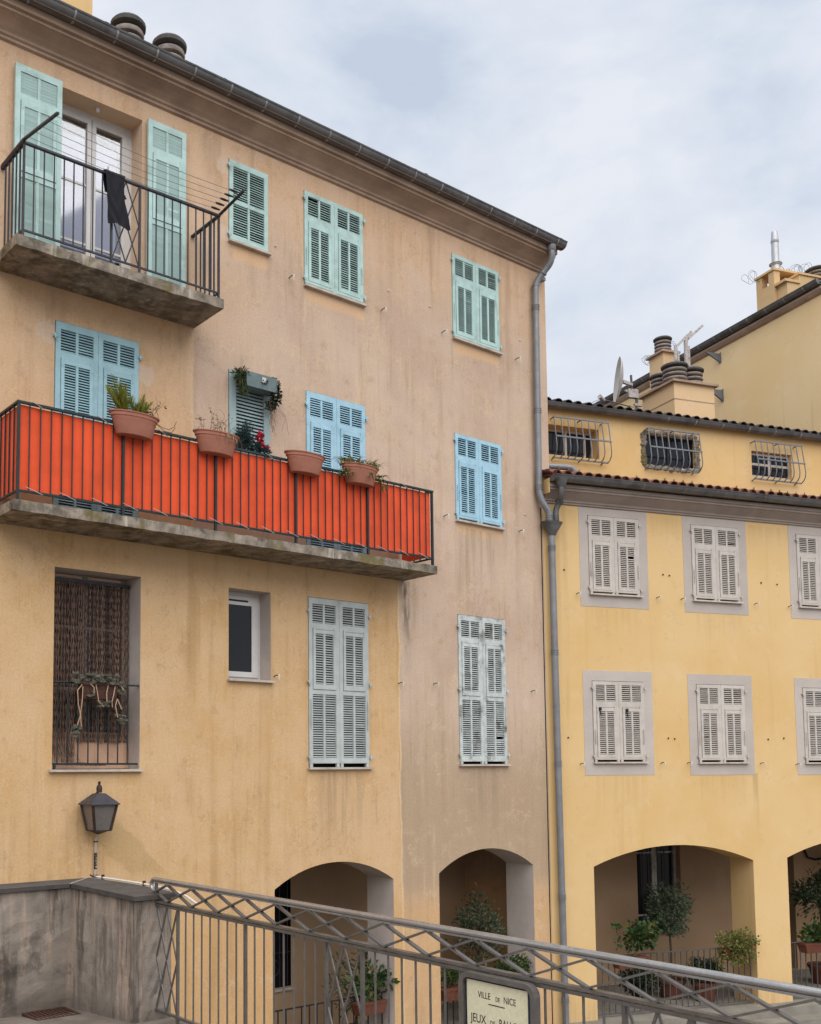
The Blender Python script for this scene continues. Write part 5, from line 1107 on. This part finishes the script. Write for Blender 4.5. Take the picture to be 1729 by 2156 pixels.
def round_pot(t, c, r, h, mat='terracotta'):
    m = MB(); m.lathe([(r * .68, 0), (r * .72, .006), (r * .93, h * .78), (r * 1.03, h * .80), (r * 1.06, h * .96), (r * 1.04, h), (r * .93, h), (r * .9, h * .9)], c, 24); m.build('pot', mat, t, True)
    m = MB(); m.lathe([(r * .92, 0), (.001, .015)], (c[0], c[1], c[2] + h - .03), 20); m.build('soil', 'soil', t)
def box_planter(label, frame, x0, x1, y, z0, plant, leafmat, group='planters hooked on the arcade rails', pot='terracotta', ry=.10, h=.17):
    t = thing('rail_planter', label, 'planter', frame, ((x0 + x1) / 2, y, z0), group); m = MB()
    v = []
    for z, k in ((z0, .88), (z0 + h * .82, 1.0), (z0 + h * .82, 1.05), (z0 + h, 1.05)):
        cx = (x0 + x1) / 2; hx = (x1 - x0) / 2 * k; v += [(cx - hx, y - ry * k, z), (cx + hx, y - ry * k, z), (cx + hx, y + ry * k, z), (cx - hx, y + ry * k, z)]
    m.add(v, [(i * 4 + k, i * 4 + (k + 1) % 4, i * 4 + 4 + (k + 1) % 4, i * 4 + 4 + k) for i in range(3) for k in range(4)] + [(3, 2, 1, 0), (12, 13, 14, 15)]); m.build('trough', pot, t)
    m = MB(); plant(m); m.build('foliage', leafmat, t); return t
def bush(label, frame, c, r, h, cz, rad3, n, leafmat, size, trunk=True, pot=True, seed=0, potmat='terracotta', group='potted plants standing in the arcade', asp=.4):
    t = thing('potted_tree' if trunk else 'potted_plant', label, 'plant pot', frame, c, group)
    if pot: round_pot(t, c, r, h, potmat)
    m = MB()
    if trunk:
        m.tube([(c[0], c[1], c[2] + h - .05), (c[0] + .02, c[1], (c[2] + cz) / 2), (c[0] - .01, c[1], cz - rad3[2] * .5)], [.024, .02, .016], 7)
        for k in range(7): a = k * 2.1; m.tube([(c[0], c[1], cz - rad3[2] * .75), (c[0] + rad3[0] * .4 * cos(a), c[1] + rad3[1] * .4 * sin(a), cz - rad3[2] * .1), (c[0] + rad3[0] * .8 * cos(a), c[1] + rad3[1] * .8 * sin(a), cz + rad3[2] * (.5 * sin(k)))], [.014, .009, .004], 5)
    else:
        twigs(m, (c[0], c[1], c[2] + h - .04), 10, cz - c[2] + rad3[2] * .3 - h, seed, .006, .3, (r * .4, r * .4))
    m.build('trunk' if trunk else 'stems', 'trunk', t, True)
    m = MB(); R = random.Random(seed)
    leaves(m, (c[0], c[1], cz), rad3, int(n * .5), size, seed, asp, .5)
    for k in range(9):
        d = Vector((R.gauss(0, 1), R.gauss(0, 1), R.gauss(0, 1))).normalized(); leaves(m, (c[0] + d.x * rad3[0] * .72, c[1] + d.y * rad3[1] * .72, cz + d.z * rad3[2] * .72), tuple(q * .36 for q in rad3), int(n * .06), size, seed + k, asp, .6)
    m.build('crown' if trunk else 'foliage', leafmat, t); return t
# right wide arch
bush('clipped olive standard in a terracotta pot in the wide yellow arch', FR, (3.03, .95, FZ), .24, .34, -2.58, (.37, .36, .47), 4200, 'leaf_olive', .075, seed=2, asp=.36)
bush('leafy potted shrub left of the olive standard, behind the rail', FR, (2.25, .75, FZ), .20, .26, -3.72, (.36, .30, .24), 1300, 'leaf_dark', .08, False, seed=5, potmat='black_plastic')
bush('low dark shrub in a terracotta pot right of the olive standard', FR, (3.42, .55, FZ), .22, .34, -3.62, (.38, .32, .20), 1500, 'leaf_dark', .06, False, seed=6)
m_ = lambda *a, **k: (lambda m: leaves(m, *a, **k))
def geranium(m):
    leaves(m, (1.68, .02, -2.86), (.30, .16, .24), 420, .085, 31, .75, .6); leaves(m, (1.25, .0, -2.92), (.05, .05, .16), 30, .06, 32, .7); leaves(m, (1.24, .0, -2.66), (.07, .06, .05), 34, .06, 33, .7); leaves(m, (1.95, .02, -2.78), (.18, .1, .16), 120, .08, 34, .7)
box_planter('terracotta trough of bright green shrub on the wide arch rail', FR, 1.16, 1.76, -.02, -3.34, geranium, 'leaf_green')
def sedum(m): leaves(m, (3.66, .0, -3.06), (.40, .20, .20), 900, .055, 41, .8, .6); leaves(m, (3.62, -.06, -3.26), (.36, .12, .17), 520, .05, 42, .8, .6); leaves(m, (3.30, .0, -3.36), (.08, .08, .22), 90, .045, 43, .7)
box_planter('trough of yellow-green sedum spilling over the wide arch rail', FR, 3.38, 3.92, .06, -3.30, sedum, 'leaf_yellow', h=.14)
# arch cut by the right edge
bush('loose standard tree in a terracotta pot behind the rightmost rail', FR, (6.55, 1.0, FZ), .26, .36, -2.45, (.55, .42, .42), 1100, 'leaf_dark', .11, seed=12, asp=.35)
def g2(m): leaves(m, (5.50, .05, -3.02), (.34, .16, .16), 420, .085, 51, .75, .6)
box_planter('terracotta trough of round green leaves on the rightmost rail', FR, 5.12, 5.72, .04, -3.34, g2, 'leaf_green')
def g3(m): leaves(m, (6.15, .1, -3.06), (.34, .16, .18), 420, .08, 52, .75, .6)
box_planter('trough of green leaves at the very right edge of the rightmost rail', FR, 5.9, 6.5, .06, -3.34, g3, 'leaf_green')
# left arches
bush('thin olive shrub in a pot behind the left arch rail', FL, (10.02, .85, FZ), .22, .32, -3.20, (.52, .35, .48), 480, 'leaf_olive', .095, seed=15, asp=.3)
def g4(m): leaves(m, (9.72, .16, -3.02), (.38, .18, .20), 330, .10, 61, .6, .6)
box_planter('terracotta trough of glossy green leaves on the left arch rail', FL, 9.42, 9.92, .14, -3.45, g4, 'leaf_green')
bush('dense grey-green shrub in a pot behind the narrower arch rail', FL, (12.62, .8, FZ), .26, .36, -2.66, (.44, .38, .58), 1700, 'leaf_olive', .075, seed=18, asp=.4)
def g5(m): leaves(m, (12.62, .12, -3.14), (.36, .16, .14), 500, .06, 71, .7, .6); leaves(m, (12.9, .1, -3.2), (.12, .1, .16), 140, .05, 72, .7)
box_planter('trough of pale green leaves at the right of the narrower arch rail', FL, 12.35, 12.9, .14, -3.42, g5, 'leaf_green')
def g6(m): leaves(m, (11.28, .12, -3.12), (.24, .14, .14), 260, .07, 73, .6, .6); leaves(m, (11.36, .05, -3.38), (.1, .08, .1), 60, .05, 74, .6)
box_planter('terracotta trough of leaves at the left of the narrower arch rail', FL, 11.05, 11.55, .12, -3.47, g6, 'leaf_green')

# ------------------------------------------------------------------ parapet, street railing, sign, drain
t = thing('parapet_wall', 'stained grey-pink parapet wall with dark coping in the lower left', 'wall', FW, (3.8, 8.0, -2.0))
X0, X1, Y0, Y1 = 3.875, 4.20, 7.22, 8.37                        # the short return towards the street and the long leg
def rough_face(m, a, b, z0, z1, nu, nv, n, seed):
    R = random.Random(seed); a, b = Vector((*a, 0)), Vector((*b, 0)); V = []
    for i in range(nu + 1):
        for j in range(nv + 1):
            e = 0 if i in (0, nu) or j in (0, nv) else R.gauss(0, .004); p = a.lerp(b, i / nu) + Vector(n) * e; V.append((p.x, p.y, z0 + (z1 - z0) * j / nv))
    m.add(V, [(i * (nv + 1) + j, (i + 1) * (nv + 1) + j, (i + 1) * (nv + 1) + j + 1, i * (nv + 1) + j + 1) for i in range(nu) for j in range(nv)])
m = MB(); zb, zt = -2.4, -1.035
rough_face(m, (-6, Y1), (X0, Y1), zb, zt, 60, 16, (0, -1, 0), 1); rough_face(m, (X0, Y1), (X0, Y0), zb, zt, 18, 16, (-1, 0, 0), 2); rough_face(m, (X0, Y0), (X1, Y0), zb, zt, 8, 16, (0, -1, 0), 3)
m.quad((X1, Y0, GZ), (X1, 8.68, GZ), (X1, 8.68, zt), (X1, Y0, zt)); m.quad((X1, 8.68, GZ), (-6, 8.68, GZ), (-6, 8.68, zt), (X1, 8.68, zt)); m.quad((-6, Y1, zt), (X0, Y1, zt), (X1, 8.68, zt), (-6, 8.68, zt)); m.quad((X0, Y1, zt), (X0, Y0, zt), (X1, Y0, zt), (X1, 8.68, zt))
m.build('body', 'stained_render', t)
m = MB(); m.poly([(-6, 8.345), (3.845, 8.345), (4.185, 8.705), (-6, 8.705)], -1.034, -1.0); m.build('coping_slab', 'coping', t)
m = MB(); bk = [(4.195, 8.70), (4.24, 8.3), (4.265, 7.9), (4.262, 7.55), (4.235, 7.19)]; m.poly([(3.852, 8.338), (3.852, 7.185)] + bk[::-1], -1.034, -.999); m.build('coping_slab', 'coping', t)
m = MB(); m.bar((3.85, 8.342, -.9995), (4.19, 8.703, -.9995), .014, .006); m.build('mortar_joint', 'mortar', t)
m = MB(); m.box(4.202, 4.30, 7.3, 8.3, -1.4, -1.10); m.build('render_ledge', 'facade_right', t)
t = thing('white_cable', 'white cable clipped along the back edge of the coping', 'cable', FW, (4.25, 8.0, -1.0))
m = MB(); m.tube([(4.21, 8.62, -.985), (4.245, 8.3, -.985), (4.27, 7.9, -.985), (4.268, 7.55, -.985), (4.262, 7.3, -.99), (4.275, 7.12, -1.02), (4.30, 7.0, -1.07)], .009, 8); m.build('cable', 'white_pvc', t, True)
m = MB(); m.tube([(4.20, 8.68, -.975), (4.20, 8.64, -.985), (4.222, 8.52, -.988)], .007, 6); m.build('black_lead', 'black_plastic', t, True)
for x, y in ((4.225, 8.48), (4.27, 7.80)): m = MB(); m.box(x - .012, x + .014, y - .006, y + .006, -1.0, -.958); m.build('clip', 'black_iron', t)

XR = 4.07
t = thing('street_railing', 'weathered steel railing with diamond frieze crossing the bottom of the photo', 'railing', FW, (XR, 3.2, -1.95))
YE = -1.2
m = MB(); zc = -.884; lp = [(XR, 7.265 + .045 * sin(a), zc - .045 + .045 * cos(a)) for a in [pi * k / 10 for k in range(11)]]
m.tube([(XR, YE, zc), (XR, 3, zc), (XR, 7.2, zc)] + lp + [(XR, 7.235, zc - .085)], .0172, 14); m.box(XR - .009, XR + .009, YE, 7.25, zc - .028, zc - .0165); m.build('top_rail', 'steel_rail', t, True)
m = MB(); m.box(XR - .022, XR + .022, YE, 7.25, -1.062, -1.048); m.build('middle_rail', 'steel_flat', t); m = MB(); m.box(XR - .018, XR + .018, YE, 7.25, -1.088, -1.070); m.build('middle_rail', 'steel_flat', t)
m = MB(); m.box(XR - .014, XR + .014, YE, 7.25, -1.90, -1.88); m.build('bottom_rail', 'steel_flat', t)
q = MB(); st_ = .3585; q.bar((0, 0, .0), (0, -st_, -.134), .011, .028, (1, 0, 0)); me1 = q.mesh('diamond_bar', 'steel_flat'); q = MB(); q.bar((0, 0, -.134), (0, -st_, 0), .0106, .0274, (1, 0, 0)); me2 = q.mesh('diamond_bar', 'steel_flat')
for i in range(23):
    y = 7.06 - st_ * i
    if y - st_ < YE: break
    inst('diamond_bar', me1, t, (XR, y, -.912)); inst('diamond_bar', me2, t, (XR, y, -.912))
m = MB(); m.bar((XR, 7.235, -.979), (XR, 7.06, -.912), .011, .028, (1, 0, 0)); m.bar((XR, 7.235, -.981), (XR, 7.06, -1.046), .0106, .0274, (1, 0, 0)); m.build('diamond_bar', 'steel_flat', t)
pan = [(7.234, 6.897), (5.09, 4.745), (2.917, 2.576), (.78, .43)]
for a, b in pan:
    m = MB(); lattice(m, (XR, a - .012), (XR, b + .012), -1.88, -1.088, .013, .010); m.build('lattice', 'steel_flat', t)
uprights(t, [(XR, y) for p in pan for y in p] + [(XR, 5.984), (XR, 3.83)], -1.97, -1.088, .021, 'steel_flat', 'post'); uprights(t, [(XR, 7.234)], -1.99, -.905, .021, 'steel_flat', 'post')
bars = []
for a, b in ((6.897, 5.984), (5.984, 5.09), (4.745, 3.83), (3.83, 2.917), (2.576, 1.68), (1.68, .78)): n = round((a - b) / .119); bars += [a + (b - a) * i / n for i in range(1, n)]
uprights(t, [(XR, y) for y in bars + [1.68]], -1.88, -1.088, .0135, 'steel_flat', 'baluster', True)
# notice on the railing
t = thing('notice_sign', 'cream municipal notice in a rounded grey frame hung on the street railing', 'sign', FW, (4.0, 3.62, -1.82))
def rr(y0, y1, z0, z1, r, n=6):
    P = []
    for cy, cz, a0 in ((y0 - r, z1 - r, 0), (y1 + r, z1 - r, 90), (y1 + r, z0 + r, 180), (y0 - r, z0 + r, 270)):
        for k in range(n + 1): a = rad(a0 + 90 * k / n); P.append((cy + r * cos(a), cz + r * sin(a)))
    return P
def ring(m, A, B, xf, xb):
    n = len(A); v = [(xf, *p) for p in A] + [(xf, *p) for p in B] + [(xb, *p) for p in A] + [(xb, *p) for p in B]
    m.add(v, [f for i in range(n) for f in ((i, (i + 1) % n, n + (i + 1) % n, n + i), (2 * n + i, 3 * n + i, 3 * n + (i + 1) % n, 2 * n + (i + 1) % n), (i, 2 * n + i, 2 * n + (i + 1) % n, (i + 1) % n), (n + i, n + (i + 1) % n, 3 * n + (i + 1) % n, 3 * n + i))])
yo0, yo1, zo1, zo0 = 3.877, 3.371, -1.068, -1.84
m = MB(); A = rr(yo0, yo1, zo0, zo1, .06); B = rr(yo0 - .026, yo1 + .026, zo0 + .026, zo1 - .026, .04); ring(m, A, B, 3.985, 4.03); m.build('frame', 'steel_flat', t, True)
m = MB(); n = len(B); m.add([(4.012, *p) for p in B] + [(4.03, *p) for p in B], [tuple(range(n)), tuple(range(2 * n - 1, n - 1, -1))]); m.build('backing', 'sign_navy', t)
m = MB(); m.box(4.008, 4.0115, 3.432, 3.838, -1.79, -1.108); m.build('panel', 'sign_cream', t)
ms = lambda y, z: Matrix.Translation((4.0072, y, z)) @ Matrix(((0, 0, -1, 0), (-1, 0, 0, 0), (0, 1, 0, 0), (0, 0, 0, 1)))
text('lettering', 'VILLE', .047, ms(3.760, -1.190), 'black_print', t, .78); text('lettering', 'DE', .031, ms(3.641, -1.191), 'black_print', t, .78); text('lettering', 'NICE', .047, ms(3.588, -1.192), 'black_print', t, .78)
m = MB(); m.box(4.0066, 4.0078, 3.580, 3.688, -1.2165, -1.2115); m.build('rule', 'black_print', t)
text('lettering', 'JEUX', .062, ms(3.812, -1.318), 'black_print', t, .78); text('lettering', 'DE', .036, ms(3.680, -1.318), 'black_print', t, .78); text('lettering', 'BALLONS', .062, ms(3.620, -1.318), 'black_print', t, .66)
t = thing('drain_grate', 'rusty iron drain grate in the pavement at the foot of the parapet', 'grate', FW, (3.6, 8.15, -2.03))
gz = lambda y: sz(y)
m = MB(); ax0, ax1, ay0, ay1 = 3.42, 3.80, 7.99, 8.32
for a, b, c, d in ((ax0, ax1, ay0, ay0 + .025), (ax0, ax1, ay1 - .025, ay1), (ax0, ax0 + .025, ay0 + .025, ay1 - .025), (ax1 - .025, ax1, ay0 + .025, ay1 - .025)): m.box(a, b, c, d, -2.06, -2.024)
m.build('frame', 'rust', t); q = MB(); q.box(-.009, .009, 0, ay1 - ay0 - .05, -.02, 0); me = q.mesh('bar', 'rust')
for i in range(8): inst('bar', me, t, (ax0 + .06 + .037 * i, ay0 + .025, -2.028))
m = MB(); m.box(ax0, ax1, ay0, ay1, -2.056, -2.050); m.build('pit', 'dark_void', t)
